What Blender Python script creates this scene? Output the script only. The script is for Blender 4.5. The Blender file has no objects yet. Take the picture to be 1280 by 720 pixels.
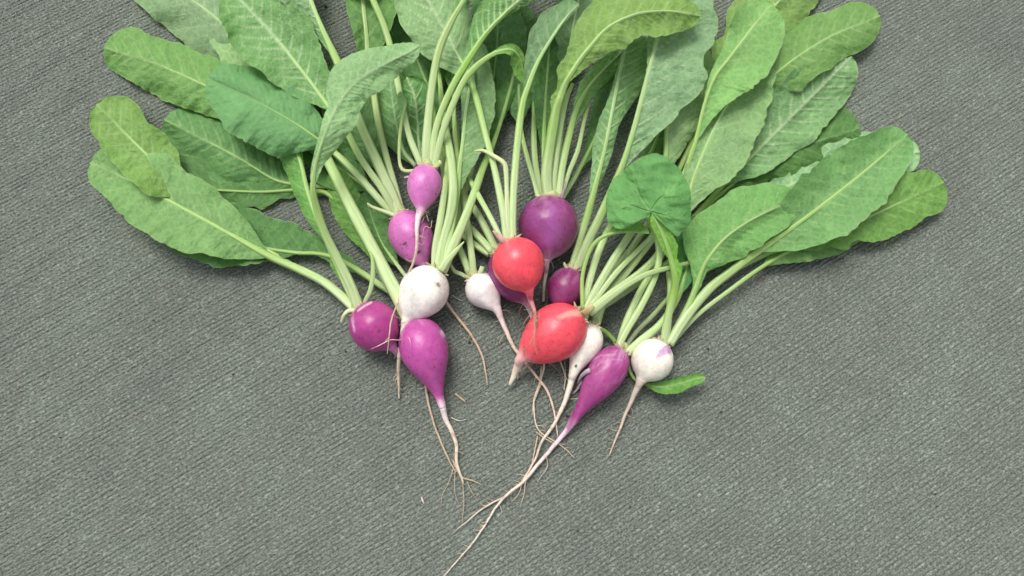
import bpy, math, random
import numpy as np

# ------------------------------------------------------------------ camera, sky, sun, exposure
scene = bpy.context.scene
TILT = math.radians(14.0)          # the photographer leans over the carpet
VF = math.radians(48.0)            # vertical field of view
CAMH = 0.353                       # lens height above the carpet, metres

cam_d = bpy.data.cameras.new("camera")
cam = bpy.data.objects.new("camera", cam_d)
scene.collection.objects.link(cam)
cam.location = (0, 0, CAMH)
cam.rotation_euler = (TILT, 0, 0)
cam_d.sensor_fit = 'HORIZONTAL'
cam_d.angle = 2 * math.atan(math.tan(VF / 2) * 16 / 9)
cam_d.clip_start = 0.01
cam_d.clip_end = 50
scene.camera = cam

SUN_EL, SUN_AZ = math.radians(62), math.radians(-28)    # azimuth from +Y (top of the picture) towards +X
world = bpy.data.worlds.new("World")
scene.world = world
world.use_nodes = True
wn = world.node_tree
sky = wn.nodes.new('ShaderNodeTexSky')
sky.sky_type = 'NISHITA'
sky.sun_disc = False
sky.sun_elevation = SUN_EL
sky.sun_rotation = SUN_AZ
sky.dust_density = 4.0
hs = wn.nodes.new('ShaderNodeHueSaturation')            # bright overcast: the blue of the sky is veiled
hs.inputs['Saturation'].default_value = 0.22
wn.links.new(sky.outputs[0], hs.inputs['Color'])
bg = wn.nodes['Background']
wn.links.new(hs.outputs[0], bg.inputs['Color'])
bg.inputs['Strength'].default_value = 0.115

sun_d = bpy.data.lights.new("sun", 'SUN')
sun_d.energy = 1.5
sun_d.angle = math.radians(24)
sun_d.color = (1.0, 0.965, 0.91)
sun = bpy.data.objects.new("sun", sun_d)
scene.collection.objects.link(sun)
sun.rotation_euler = (math.pi / 2 - SUN_EL, 0, math.pi - SUN_AZ)

vs = scene.view_settings
vs.view_transform = 'Standard'
vs.look = 'None'
vs.exposure = 0.62
vs.gamma = 1.0
vs.use_curve_mapping = False

# ------------------------------------------------------------------ helpers
rng = np.random.default_rng(11)
random.seed(11)
col = scene.collection
FPX = 360.0 / math.tan(VF / 2)
FWD = np.array([0, math.sin(TILT), -math.cos(TILT)])
UPV = np.array([0, math.cos(TILT), math.sin(TILT)])
MM = 0.001


def at(px, py, z):
    """photograph position + height above the carpet (metres) -> world points, array friendly"""
    px = np.asarray(px, float); py = np.asarray(py, float); z = np.asarray(z, float)
    d = FWD[None, :] * FPX + np.stack([px.ravel() - 640, 0 * px.ravel(), 0 * px.ravel()], 1) \
        + UPV[None, :] * (360 - py.ravel())[:, None]
    t = (z.ravel() - CAMH) / d[:, 2]
    p = d * t[:, None]
    p[:, 2] += CAMH
    return p.reshape(px.shape + (3,)), t.reshape(px.shape)   # t is also metres per pixel there


def snoise(x, y, seed, f=1.0, oct=3):
    """cheap smooth noise from summed sines, about -1..1"""
    r = np.random.default_rng(seed)
    o = np.zeros(np.broadcast(x, y).shape)
    amp, tot = 1.0, 0.0
    for k in range(oct):
        for j in range(3):
            th = r.uniform(0, 2 * math.pi)
            o += amp * np.sin(f * (x * math.cos(th) + y * math.sin(th)) * r.uniform(.7, 1.3) + r.uniform(0, 6.28))
        tot += amp * 1.8
        amp *= .55
        f *= 2.1
    return o / tot


def catmull(P, n):
    """arc-length resampled Catmull-Rom through the rows of P (first two columns are position)"""
    P = np.asarray(P, float)
    Q = np.vstack([2 * P[0] - P[1], P, 2 * P[-1] - P[-2]])
    out = []
    for i in range(1, len(Q) - 2):
        t = np.linspace(0, 1, 24, endpoint=False)[:, None]
        a, b, c, d = Q[i - 1], Q[i], Q[i + 1], Q[i + 2]
        out.append(.5 * ((2 * b) + (c - a) * t + (2 * a - 5 * b + 4 * c - d) * t ** 2 + (3 * b - a - 3 * c + d) * t ** 3))
    out.append(P[-1][None])
    S = np.vstack(out)
    seg = np.linalg.norm(np.diff(S[:, :2], axis=0), axis=1) + 1e-9
    L = np.concatenate([[0], np.cumsum(seg)])
    # where each control point sits along the length
    ctrl = L[np.minimum(np.arange(len(P)) * 24, len(L) - 1)]
    g = np.linspace(0, L[-1], n)
    R = np.stack([np.interp(g, L, S[:, k]) for k in range(S.shape[1])], 1)
    return R, g, ctrl


def grid_mesh(name, V, closed=False, attrs=None, mat=None, cap=False):
    """V: (n,m,3) grid of points -> smooth mesh; attrs: name -> (n,m,3|4) colours or vectors"""
    n, m = V.shape[:2]
    idx = np.arange(n * m).reshape(n, m)
    if closed:
        j2 = np.roll(idx, -1, axis=1)
        F = np.stack([idx[:-1], j2[:-1], j2[1:], idx[1:]], -1).reshape(-1, 4)
    else:
        F = np.stack([idx[:-1, :-1], idx[:-1, 1:], idx[1:, 1:], idx[1:, :-1]], -1).reshape(-1, 4)
    me = bpy.data.meshes.new(name)
    me.vertices.add(n * m)
    me.vertices.foreach_set('co', V.reshape(-1).astype(np.float32))
    nf = len(F)
    me.loops.add(nf * 4)
    me.loops.foreach_set('vertex_index', F.reshape(-1).astype(np.int32))
    me.polygons.add(nf)
    me.polygons.foreach_set('loop_start', np.arange(0, nf * 4, 4, dtype=np.int32))
    me.polygons.foreach_set('loop_total', np.full(nf, 4, dtype=np.int32))
    me.update(calc_edges=True)
    me.polygons.foreach_set('use_smooth', np.ones(nf, dtype=bool))
    for k, a in (attrs or {}).items():
        a = a.reshape(n * m, -1)
        if a.shape[1] == 3 and k == 'Col':
            a = np.hstack([a, np.ones((n * m, 1))])
        if a.shape[1] == 4:
            at_ = me.attributes.new(k, 'FLOAT_COLOR', 'POINT')
            at_.data.foreach_set('color', a.reshape(-1).astype(np.float32))
        else:
            at_ = me.attributes.new(k, 'FLOAT_VECTOR', 'POINT')
            at_.data.foreach_set('vector', a.reshape(-1).astype(np.float32))
    if mat:
        me.materials.append(mat)
    return me


def link(name, me, parent=None):
    o = bpy.data.objects.new(name, me)
    col.objects.link(o)
    if parent is not None:
        o.parent = parent
        o.matrix_parent_inverse = parent.matrix_world.inverted()
    return o


def frames(C):
    T = np.gradient(C, axis=0)
    T /= np.linalg.norm(T, axis=1)[:, None] + 1e-12
    N = np.zeros_like(C)
    up = np.array([0, 0, 1.0])
    prev = None
    for i in range(len(C)):
        u = up if prev is None else prev
        v = u - T[i] * np.dot(u, T[i])
        if np.linalg.norm(v) < 1e-4:
            v = np.array([1.0, 0, 0]) - T[i] * T[i][0]
        v /= np.linalg.norm(v)
        N[i] = v
        prev = v
    return T, N, np.cross(T, N)


# ------------------------------------------------------------------ materials
def mat_new(name):
    m = bpy.data.materials.new(name)
    m.use_nodes = True
    nt = m.node_tree
    return m, nt, nt.nodes['Principled BSDF'], nt.nodes['Material Output']


def nd(nt, typ, **kw):
    n = nt.nodes.new(typ)
    for k, v in kw.items():
        if k in n.inputs:
            n.inputs[k].default_value = v
        else:
            setattr(n, k, v)
    return n


def mixrgb(nt, a, b, fac, mode='MIX'):
    n = nt.nodes.new('ShaderNodeMixRGB')
    n.blend_type = mode
    for s, v in ((0, fac), (1, a), (2, b)):
        if hasattr(v, 'is_linked') or isinstance(v, bpy.types.NodeSocket):
            nt.links.new(v, n.inputs[s])
        else:
            n.inputs[s].default_value = v
    return n.outputs[0]


def ramp(nt, src, p0, p1, c0=(0, 0, 0, 1), c1=(1, 1, 1, 1)):
    r = nt.nodes.new('ShaderNodeValToRGB')
    r.color_ramp.elements[0].position = p0
    r.color_ramp.elements[0].color = c0
    r.color_ramp.elements[1].position = p1
    r.color_ramp.elements[1].color = c1
    nt.links.new(src, r.inputs[0])
    return r.outputs[0]


def leaf_material(under):
    m, nt, pb, out = mat_new('leaf_underside' if under else 'leaf_upper_side')
    a = nd(nt, 'ShaderNodeAttribute', attribute_name='Col')
    uv = nd(nt, 'ShaderNodeAttribute', attribute_name='uvp')
    vor = nd(nt, 'ShaderNodeTexVoronoi', feature='DISTANCE_TO_EDGE', Scale=0.125)
    wv = nd(nt, 'ShaderNodeTexNoise', Scale=0.09, Detail=2.0)
    nt.links.new(uv.outputs['Vector'], wv.inputs['Vector'])
    wadd = nd(nt, 'ShaderNodeVectorMath', operation='MULTIPLY_ADD')
    nt.links.new(wv.outputs['Color'], wadd.inputs[0]); wadd.inputs[1].default_value = (9, 9, 0)
    nt.links.new(uv.outputs['Vector'], wadd.inputs[2])
    nt.links.new(wadd.outputs[0], vor.inputs['Vector'])
    net = ramp(nt, vor.outputs['Distance'], 0.0, 0.20)
    vor2 = nd(nt, 'ShaderNodeTexVoronoi', feature='DISTANCE_TO_EDGE', Scale=0.42)
    nt.links.new(uv.outputs['Vector'], vor2.inputs['Vector'])
    net2 = ramp(nt, vor2.outputs['Distance'], 0.0, 0.3)
    nz = nd(nt, 'ShaderNodeTexNoise', Scale=0.05, Detail=6.0, Roughness=0.65)
    nt.links.new(uv.outputs['Vector'], nz.inputs['Vector'])
    mot = ramp(nt, nz.outputs[0], 0.3, 0.72, (0.87, 0.90, 0.86, 1), (1.11, 1.07, 1.08, 1))
    c = mixrgb(nt, a.outputs['Color'], mot, 1.0, 'MULTIPLY')
    lite = mixrgb(nt, c, (1.24, 1.17, 1.22, 1) if under else (1.10, 1.08, 1.08, 1), 1.0, 'MULTIPLY')
    c2 = mixrgb(nt, lite, c, net)
    c3 = mixrgb(nt, mixrgb(nt, c2, (1.05, 1.05, 1.04, 1), 1.0, 'MULTIPLY'), c2, net2)
    nt.links.new(c3, pb.inputs['Base Color'])
    pb.inputs['Roughness'].default_value = 0.55
    pb.inputs['Specular IOR Level'].default_value = 0.35
    add = nd(nt, 'ShaderNodeMath', operation='MULTIPLY_ADD')
    nt.links.new(net, add.inputs[0]); add.inputs[1].default_value = 1.0
    nt.links.new(net2, add.inputs[2])
    nf = nd(nt, 'ShaderNodeTexNoise', Scale=0.9, Detail=3.0)
    nt.links.new(uv.outputs['Vector'], nf.inputs['Vector'])
    add2 = nd(nt, 'ShaderNodeMath', operation='MULTIPLY_ADD')
    nt.links.new(nf.outputs[0], add2.inputs[0]); add2.inputs[1].default_value = 1.2
    nt.links.new(add.outputs[0], add2.inputs[2])
    bp = nd(nt, 'ShaderNodeBump', Strength=0.42, Distance=0.0006, invert=under)
    nt.links.new(add2.outputs[0], bp.inputs['Height'])
    nt.links.new(bp.outputs[0], pb.inputs['Normal'])
    tr = nt.nodes.new('ShaderNodeBsdfTranslucent')
    tc = mixrgb(nt, c3, (1.15, 1.25, 0.55, 1), 1.0, 'MULTIPLY')
    nt.links.new(tc, tr.inputs['Color'])
    mx = nt.nodes.new('ShaderNodeMixShader')
    mx.inputs[0].default_value = 0.24
    nt.links.new(pb.outputs[0], mx.inputs[1])
    nt.links.new(tr.outputs[0], mx.inputs[2])
    nt.links.new(mx.outputs[0], out.inputs['Surface'])
    return m


def stem_material():
    m, nt, pb, out = mat_new('stem')
    a = nd(nt, 'ShaderNodeAttribute', attribute_name='Col')
    uv = nd(nt, 'ShaderNodeAttribute', attribute_name='uvp')     # x = along (px), y = around (px)
    mp = nd(nt, 'ShaderNodeMapping')
    mp.inputs['Scale'].default_value = (0.03, 0.9, 1)
    nt.links.new(uv.outputs['Vector'], mp.inputs['Vector'])
    nz = nd(nt, 'ShaderNodeTexNoise', Scale=1.0, Detail=4.0, Roughness=0.6)
    nt.links.new(mp.outputs[0], nz.inputs['Vector'])
    st = ramp(nt, nz.outputs[0], 0.3, 0.7, (0.76, 0.83, 0.66, 1), (1.12, 1.09, 1.14, 1))
    c = mixrgb(nt, a.outputs['Color'], st, 1.0, 'MULTIPLY')
    sp = nd(nt, 'ShaderNodeTexNoise', Scale=0.35, Detail=5.0, Roughness=0.7)
    nt.links.new(uv.outputs['Vector'], sp.inputs['Vector'])
    spk = ramp(nt, sp.outputs[0], 0.66, 0.74)
    c = mixrgb(nt, c, (0.30, 0.30, 0.12, 1), mixrgb(nt, (0, 0, 0, 1), spk, 0.55))
    nt.links.new(c, pb.inputs['Base Color'])
    pb.inputs['Roughness'].default_value = 0.42
    pb.inputs['Specular IOR Level'].default_value = 0.4
    pb.inputs['Subsurface Weight'].default_value = 0.25
    pb.inputs['Subsurface Radius'].default_value = (0.5, 1.0, 0.25)
    pb.inputs['Subsurface Scale'].default_value = 0.0015
    bp = nd(nt, 'ShaderNodeBump', Strength=0.35, Distance=0.0005)
    nt.links.new(nz.outputs[0], bp.inputs['Height'])
    nt.links.new(bp.outputs[0], pb.inputs['Normal'])
    return m


def bulb_material():
    m, nt, pb, out = mat_new('radish_skin')
    a = nd(nt, 'ShaderNodeAttribute', attribute_name='Col')
    tc = nd(nt, 'ShaderNodeTexCoord')
    nz = nd(nt, 'ShaderNodeTexNoise', Scale=420.0, Detail=6.0, Roughness=0.65)
    nt.links.new(tc.outputs['Object'], nz.inputs['Vector'])
    mot = ramp(nt, nz.outputs[0], 0.32, 0.70, (0.88, 0.84, 0.86, 1), (1.10, 1.10, 1.10, 1))
    c = mixrgb(nt, a.outputs['Color'], mot, 1.0, 'MULTIPLY')
    nb1 = nd(nt, 'ShaderNodeTexNoise', Scale=130.0, Detail=5.0, Roughness=0.7)
    nt.links.new(tc.outputs['Object'], nb1.inputs['Vector'])
    c = mixrgb(nt, c, ramp(nt, nb1.outputs[0], 0.30, 0.72, (0.89, 0.87, 0.89, 1), (1.12, 1.15, 1.13, 1)), 1.0, 'MULTIPLY')
    pv = nd(nt, 'ShaderNodeTexVoronoi', Scale=650.0)
    nt.links.new(tc.outputs['Object'], pv.inputs['Vector'])
    pore = ramp(nt, pv.outputs['Distance'], 0.05, 0.28, (1.22, 1.35, 1.28, 1), (1, 1, 1, 1))
    c = mixrgb(nt, c, pore, 0.5, 'MULTIPLY')
    # soil left in the pores
    n2 = nd(nt, 'ShaderNodeTexNoise', Scale=520.0, Detail=2.0, Roughness=0.5)
    nt.links.new(tc.outputs['Object'], n2.inputs['Vector'])
    n3 = nd(nt, 'ShaderNodeTexNoise', Scale=90.0, Detail=2.0)
    nt.links.new(tc.outputs['Object'], n3.inputs['Vector'])
    mul = nd(nt, 'ShaderNodeMath', operation='MULTIPLY')
    nt.links.new(n2.outputs[0], mul.inputs[0]); nt.links.new(n3.outputs[0], mul.inputs[1])
    dirt = ramp(nt, mul.outputs[0], 0.415, 0.455)
    sm1 = nd(nt, 'ShaderNodeMath', operation='MULTIPLY')
    nt.links.new(dirt, sm1.inputs[0]); nt.links.new(a.outputs['Alpha'], sm1.inputs[1])
    c = mixrgb(nt, c, (0.10, 0.055, 0.035, 1), mixrgb(nt, (0, 0, 0, 1), sm1.outputs[0], 0.8))
    nt.links.new(c, pb.inputs['Base Color'])
    rr = ramp(nt, nz.outputs[0], 0.3, 0.7, (0.22, 0.22, 0.22, 1), (0.44, 0.44, 0.44, 1))
    nt.links.new(rr, pb.inputs['Roughness'])
    pb.inputs['Specular IOR Level'].default_value = 0.42
    pb.inputs['Subsurface Weight'].default_value = 0.18
    pb.inputs['Subsurface Radius'].default_value = (1.0, 0.5, 0.5)
    pb.inputs['Subsurface Scale'].default_value = 0.0015
    bp = nd(nt, 'ShaderNodeBump', Strength=0.30, Distance=0.0007)
    nt.links.new(nz.outputs[0], bp.inputs['Height'])
    nt.links.new(bp.outputs[0], pb.inputs['Normal'])
    return m


def root_material():
    m, nt, pb, out = mat_new('root')
    a = nd(nt, 'ShaderNodeAttribute', attribute_name='Col')
    tc = nd(nt, 'ShaderNodeTexCoord')
    nz = nd(nt, 'ShaderNodeTexNoise', Scale=350.0, Detail=5.0, Roughness=0.7)
    nt.links.new(tc.outputs['Object'], nz.inputs['Vector'])
    f = ramp(nt, nz.outputs[0], 0.48, 0.72)
    mm = nd(nt, 'ShaderNodeMath', operation='MULTIPLY')
    nt.links.new(f, mm.inputs[0]); nt.links.new(a.outputs['Alpha'], mm.inputs[1])
    mm2 = nd(nt, 'ShaderNodeMath', operation='MULTIPLY')
    nt.links.new(mm.outputs[0], mm2.inputs[0]); mm2.inputs[1].default_value = 0.75
    c = mixrgb(nt, a.outputs['Color'], (0.23, 0.135, 0.075, 1), mm2.outputs[0])
    nt.links.new(c, pb.inputs['Base Color'])
    pb.inputs['Roughness'].default_value = 0.65
    bp = nd(nt, 'ShaderNodeBump', Strength=0.4, Distance=0.0004)
    nt.links.new(nz.outputs[0], bp.inputs['Height'])
    nt.links.new(bp.outputs[0], pb.inputs['Normal'])
    return m


def carpet_material():
    m, nt, pb, out = mat_new('carpet_pile')
    uv = nd(nt, 'ShaderNodeAttribute', attribute_name='uvp')     # metres, x along the ribs
    mp = nd(nt, 'ShaderNodeMapping')
    mp.inputs['Scale'].default_value = (780, 1300, 1)
    nt.links.new(uv.outputs['Vector'], mp.inputs['Vector'])
    nz = nd(nt, 'ShaderNodeTexNoise', Scale=1.0, Detail=3.0, Roughness=0.6)
    nt.links.new(mp.outputs[0], nz.inputs['Vector'])
    vo = nd(nt, 'ShaderNodeTexVoronoi', Scale=0.95)
    nt.links.new(mp.outputs[0], vo.inputs['Vector'])
    yarn = ramp(nt, nz.outputs[0], 0.30, 0.72, (0.044, 0.053, 0.044, 1), (0.245, 0.275, 0.236, 1))
    fleck = ramp(nt, vo.outputs['Color'], 0.70, 1.0)
    c = mixrgb(nt, yarn, (0.40, 0.43, 0.38, 1), mixrgb(nt, (0, 0, 0, 1), fleck, 0.55))
    big = nd(nt, 'ShaderNodeTexNoise', Scale=14.0, Detail=5.0, Roughness=0.6)
    nt.links.new(uv.outputs['Vector'], big.inputs['Vector'])
    wear = ramp(nt, big.outputs[0], 0.3, 0.72, (0.88, 0.86, 0.87, 1), (1.08, 1.10, 1.07, 1))
    c = mixrgb(nt, c, wear, 1.0, 'MULTIPLY')
    dn = nd(nt, 'ShaderNodeTexNoise', Scale=48.0, Detail=6.0, Roughness=0.7)
    nt.links.new(uv.outputs['Vector'], dn.inputs['Vector'])
    dust = ramp(nt, dn.outputs[0], 0.58, 0.74)
    c = mixrgb(nt, c, (0.15, 0.115, 0.085, 1), mixrgb(nt, (0, 0, 0, 1), dust, 0.32))
    nt.links.new(c, pb.inputs['Base Color'])
    pb.inputs['Roughness'].default_value = 0.9
    pb.inputs['Specular IOR Level'].default_value = 0.15
    hadd = nd(nt, 'ShaderNodeMath', operation='ADD')
    nt.links.new(nz.outputs[0], hadd.inputs[0]); nt.links.new(vo.outputs['Distance'], hadd.inputs[1])
    bp = nd(nt, 'ShaderNodeBump', Strength=0.7, Distance=0.0007)
    nt.links.new(hadd.outputs[0], bp.inputs['Height'])
    nt.links.new(bp.outputs[0], pb.inputs['Normal'])
    return m


M_LEAF, M_LEAFTOP, M_STEM, M_BULB, M_ROOT, M_CARPET = leaf_material(True), leaf_material(False), stem_material(), bulb_material(), root_material(), carpet_material()


def soil_material():
    m, nt, pb, out = mat_new('soil')
    tc = nd(nt, 'ShaderNodeTexCoord')
    nz = nd(nt, 'ShaderNodeTexNoise', Scale=900.0, Detail=3.0)
    nt.links.new(tc.outputs['Object'], nz.inputs['Vector'])
    c = ramp(nt, nz.outputs[0], 0.3, 0.7, (0.012, 0.010, 0.008, 1), (0.05, 0.04, 0.03, 1))
    nt.links.new(c, pb.inputs['Base Color'])
    pb.inputs['Roughness'].default_value = 0.95
    return m


M_SOIL = soil_material()

# ------------------------------------------------------------------ the ribbed carpet
RIB = 0.00242                    # rib pitch
RANG = math.radians(31)


def build_carpet():
    nrib, per = 445, 6
    prof_x = np.array([-.50, -.36, -.16, .04, .24, .40])
    prof_z = np.array([-1.0, -.38, -.04, 0, -.08, -.48]) * 0.00060
    across = (np.arange(nrib)[:, None] - nrib / 2 + prof_x[None]).ravel() * RIB
    zz = np.tile(prof_z, nrib)
    along = np.linspace(-.62, .62, 220)
    A, B = np.meshgrid(along, across, indexing='ij')
    Z = np.tile(zz, (len(along), 1))
    ribi = np.repeat(np.arange(nrib), per)[None, :]
    Bw = B + .00030 * snoise(A * 70, ribi * .9, 5, 1.0) + .0012 * snoise(A, B, 6, 9.0, 2)
    Z = Z * (1 + .50 * snoise(A * 80, ribi * 1.7, 8, 1.0, 2)) + .00012 * snoise(A * 400, ribi * 2.3, 9, 1.0, 2)
    ca, sa = math.cos(RANG), math.sin(RANG)
    V = np.stack([A * ca - Bw * sa, A * sa + Bw * ca + .10, Z], -1)
    me = grid_mesh('carpet', V, attrs={'uvp': np.stack([A, Bw, 0 * A], -1)}, mat=M_CARPET)
    o = link('carpet', me)
    o['kind'] = 'structure'
    o['label'] = 'grey-green ribbed carpet with diagonal ribs'
    return o


build_carpet()

# ------------------------------------------------------------------ leaf and stem builder
KIND = {   # blade colour, vein colour, vein strength, relief (mm), serration, ruffle (mm), seen from below?
    'u': dict(c=(.195, .340, .145), v=(.35, .50, .27), vs=.60, rel=.42, ser=.05, ruf=2.2, under=True),
    'U': dict(c=(.230, .405, .180), v=(.42, .57, .33), vs=.80, rel=.70, ser=.06, ruf=2.6, under=True),
    'm': dict(c=(.140, .300, .080), v=(.30, .46, .18), vs=.55, rel=.42, ser=.07, ruf=2.4, under=True),
    'b': dict(c=(.150, .335, .070), v=(.30, .48, .17), vs=.50, rel=.35, ser=.09, ruf=2.0, under=True),
    'y': dict(c=(.175, .320, .080), v=(.32, .47, .19), vs=.55, rel=.38, ser=.07, ruf=2.2, under=True),
    'q': dict(c=(.135, .310, .080), v=(.42, .58, .30), vs=.95, rel=.90, ser=.08, ruf=2.4, under=True),
    't': dict(c=(.100, .290, .085), v=(.22, .42, .17), vs=.50, rel=-.60, ser=.07, ruf=2.8, under=False),
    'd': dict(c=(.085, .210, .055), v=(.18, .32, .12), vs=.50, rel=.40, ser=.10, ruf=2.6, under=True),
}
SEED = [100]


def make_leaf(parent, kind, pts, tilt=(None, None), colr=None, base=(.53, .64, .36), mid=(.33, .49, .155),
              label=None, name='stem', nv=19.0, ruf=None, tipp=1.7, ribc=None, cup=None, serr=None, wsm=13):
    """pts rows: (px, py, height mm, stem width px [, blade width left px, right px])"""
    SEED[0] += 1
    sd = SEED[0]
    r = np.random.default_rng(sd)
    K = KIND[kind]
    P = np.array([list(p[:4]) for p in pts], float)
    W = np.array([[p[4], p[5]] if len(p) > 4 else [0, 0] for p in pts], float)
    plen = np.sum(np.linalg.norm(np.diff(P[:, :2], axis=0), axis=1))
    n = max(14, int(plen / 4))
    S, g, ctrl = catmull(P, n)
    S[:, 3] = np.maximum(S[:, 3], .6)
    C, sc = at(S[:, 0], S[:, 1], S[:, 2] * MM)
    hasblade = W.max() > 0
    # where the blade begins along the stem
    if hasblade:
        i0 = max(0, int(np.argmax(W.max(1) > 0)) - 1)
        b0 = ctrl[i0]
    else:
        b0 = g[-1] * 2
    # ---- stem tube
    m = 16
    T, N, B = frames(C)
    ang = np.linspace(0, 2 * math.pi, m, endpoint=False)
    rad = S[:, 3] / 2 * sc
    if hasblade:      # the midrib thins and sinks into the blade
        k = np.clip((g - b0) / 60, 0, 1)
        rad = rad * (1 - (.30 if K['under'] else .55) * k)
    rad = rad * (1 + .06 * snoise(g, g * 0, sd, .06))
    prof = 1 + .08 * np.cos(3 * ang + 1) + .055 * np.cos(7 * ang + sd)
    groove = 1 - .20 * np.exp(-((np.angle(np.exp(1j * (ang - (0.0 if kind == 't' else .35)))) / .38) ** 2))
    ca, sa = np.cos(ang) * .86 * prof * groove, np.sin(ang) * prof
    if hasblade and not K['under']:
        C = C.copy(); C[:, 2] -= rad * .5 * np.clip((g - b0) / 25, 0, 1)
    V = C[:, None, :] + rad[:, None, None] * (ca[None, :, None] * N[:, None, :] + sa[None, :, None] * B[:, None, :])
    tt = np.clip(g / max(60, (b0 if hasblade else g[-1])), 0, 1.3)
    bc, mc = np.array(base), np.array(mid)
    jit = r.uniform(.93, 1.07)
    kk = np.clip(tt, 0, 1) ** 1.3
    cc = bc[None] * (1 - kk)[:, None] + mc[None] * kk[:, None]
    if hasblade:
        k2 = np.clip((g - b0) / max(30, g[-1] - b0), 0, 1)[:, None]
        cc = cc * (1 - k2) + (np.array(ribc) if ribc else np.array(K['v']) * 1.15) * k2
    cc = cc * jit
    Cc = np.repeat(cc[:, None, :], m, 1) * (1 + .05 * np.cos(5 * ang + sd))[None, :, None]
    uvp = np.stack([np.repeat(g[:, None], m, 1) + sd * 37, np.tile(ang * 3.0, (n, 1)), np.zeros((n, m))], -1)
    # close both ends
    V = np.concatenate([np.repeat(C[:1, None], m, 1), V, np.repeat(C[-1:, None], m, 1)], 0)
    Cc = np.concatenate([Cc[:1], Cc, Cc[-1:]], 0)
    uvp = np.concatenate([uvp[:1], uvp, uvp[-1:]], 0)
    st = link(name, grid_mesh(name, V, True, {'Col': Cc, 'uvp': uvp}, M_STEM), parent)
    if label:
        st['label'] = label
    if not hasblade:
        return st
    # ---- blade
    L = g[-1]
    nb = int(max(24, (L - b0) / 1.25))
    a = np.linspace(b0, L, nb)
    X = np.interp(a, g, S[:, 0]); Y = np.interp(a, g, S[:, 1]); Zm = np.interp(a, g, S[:, 2])
    dx, dy = np.gradient(X), np.gradient(Y)
    kern = np.ones(9) / 9
    sm = lambda q: np.convolve(np.pad(q, 4, mode='edge'), kern, 'valid')
    dx, dy = sm(dx), sm(dy)
    ln = np.hypot(dx, dy) + 1e-9
    nx, ny = dy / ln, -dx / ln                       # left, as seen in the picture
    nvv = 18
    v = np.linspace(0, 1, nvv) ** .9
    sides = []
    base_c = np.array(colr if colr is not None else K['c']) * r.uniform(.92, 1.08) * np.array([r.uniform(.93, 1.07), 1, r.uniform(.9, 1.1)])
    vein_c = np.array(K['v'])
    rf = K['ruf'] if ruf is None else ruf
    phase = r.uniform(0, 10)
    cupv = r.uniform(-.55, .40)
    sm_ = lambda q_: np.clip(q_, 0, 1.2)
    for side in (0, 1):
        We = W[:, side].copy()
        We[-1] = We[-2]                              # the last stretch closes in an arc instead of a straight taper
        w = np.interp(a, ctrl, We)
        hk = np.hanning(wsm)[1:-1]
        w = np.convolve(np.pad(w, (wsm - 3) // 2, mode='edge'), hk / hk.sum(), 'valid')
        st_ = np.clip((a - ctrl[-2]) / (ctrl[-1] - ctrl[-2]), 0, 1)
        w = w * np.sqrt(np.clip(1 - st_ ** tipp, 0, 1))
        ph_ = a / 15.0 + 1.1 * snoise(a, a * 0, sd + 40, .04, 2) + side * .4
        ser = np.abs((ph_ % 1.0) - .5) * 2
        amp_ = (K['ser'] * .5 if serr is None else serr) * sm_(.5 + .8 * snoise(a, a * 0 + side * 9, sd + 41, .05, 2))
        w = w * (1 + .09 * snoise(a, a * 0 + side * 50, sd + 3, .09, 3)) * (1 - amp_ * ser ** 2) + .35 * (w > 1) * snoise(a, a * 0, sd + 9, .7, 1)
        w = np.maximum(w, .3)
        w[-1] = .05
        q = v[None, :] * w[:, None]                  # px from the midrib
        sgn = 1 if side == 0 else -1
        lean = .22 * q * np.clip(w / 25, 0, 1)[:, None] * v[None, :]
        px = X[:, None] + sgn * nx[:, None] * q + dx[:, None] / ln[:, None] * lean * .4
        py = Y[:, None] + sgn * ny[:, None] * q + dy[:, None] / ln[:, None] * lean * .4
        tl = tilt[side]
        if tl is None:
            tl = r.uniform(-.34, .30)
        A2 = np.repeat(a[:, None], nvv, 1)
        # pinnate veins
        sp = nv
        f = (A2 - .80 * q - .006 * q * q + side * sp * .5 + phase * 5 + 4.5 * snoise(A2, q * .6 + side * 70, sd + 20, .06, 2)) / sp
        d = (np.abs((f % 1.0) - .5) - .5) * sp * .8          # 0 on a vein, negative away
        wd = 1.15 * (1.15 - .65 * v[None, :])
        mask = np.exp(-(d / wd) ** 2) * np.clip(1.25 - 1.1 * v[None, :], 0, 1) * np.clip((w / 10), 0, 1)[:, None]
        mask2 = np.exp(-(q / 1.6) ** 2)
        f2 = (A2 * .55 + .85 * q + 5 * snoise(A2, q, sd + 30, .10, 3)) / 10.0
        d2 = (np.abs((f2 % 1) - .5) - .5) * 10
        mask3 = .45 * np.exp(-(d2 / .8) ** 2) * np.clip(q / 6, 0, 1) * np.clip(.5 + 1.2 * snoise(A2, q, sd + 31, .12, 2), 0, 1)
        vm = np.clip(np.maximum(np.maximum(mask, mask2), mask3), 0, 1)
        quilt = np.abs(np.sin(math.pi * (f + .5))) * np.clip(q / 6, 0, 1) * np.clip(1.2 - v[None, :], 0, 1)
        rel = K['rel'] * (vm * 1.2 - quilt * 1.1) * .95
        hz = tl * q * .45 + .45 * q * v[None, :] * (cupv if cup is None else cup) + 1.9 * np.clip(w / 20, 0, 1)[:, None] * np.clip(q / 10, 0, 1) * snoise(A2, q + side * 60, sd + 15, .045, 2)
        hz = hz + rf * v[None, :] ** 1.4 * np.clip(w / 18, 0, 1.2)[:, None] * snoise(A2, q * .5 + side * 80, sd + 5, .075, 3)
        hz = hz + (.22 + .30 * abs(K['rel'])) * snoise(A2, q, sd + 7, .30, 2) * np.clip(q / 6, 0, 1)
        hz = hz + rel
        zz = np.maximum((Zm[:, None] + hz), 1.0 + .6 * v[None, :])
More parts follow.
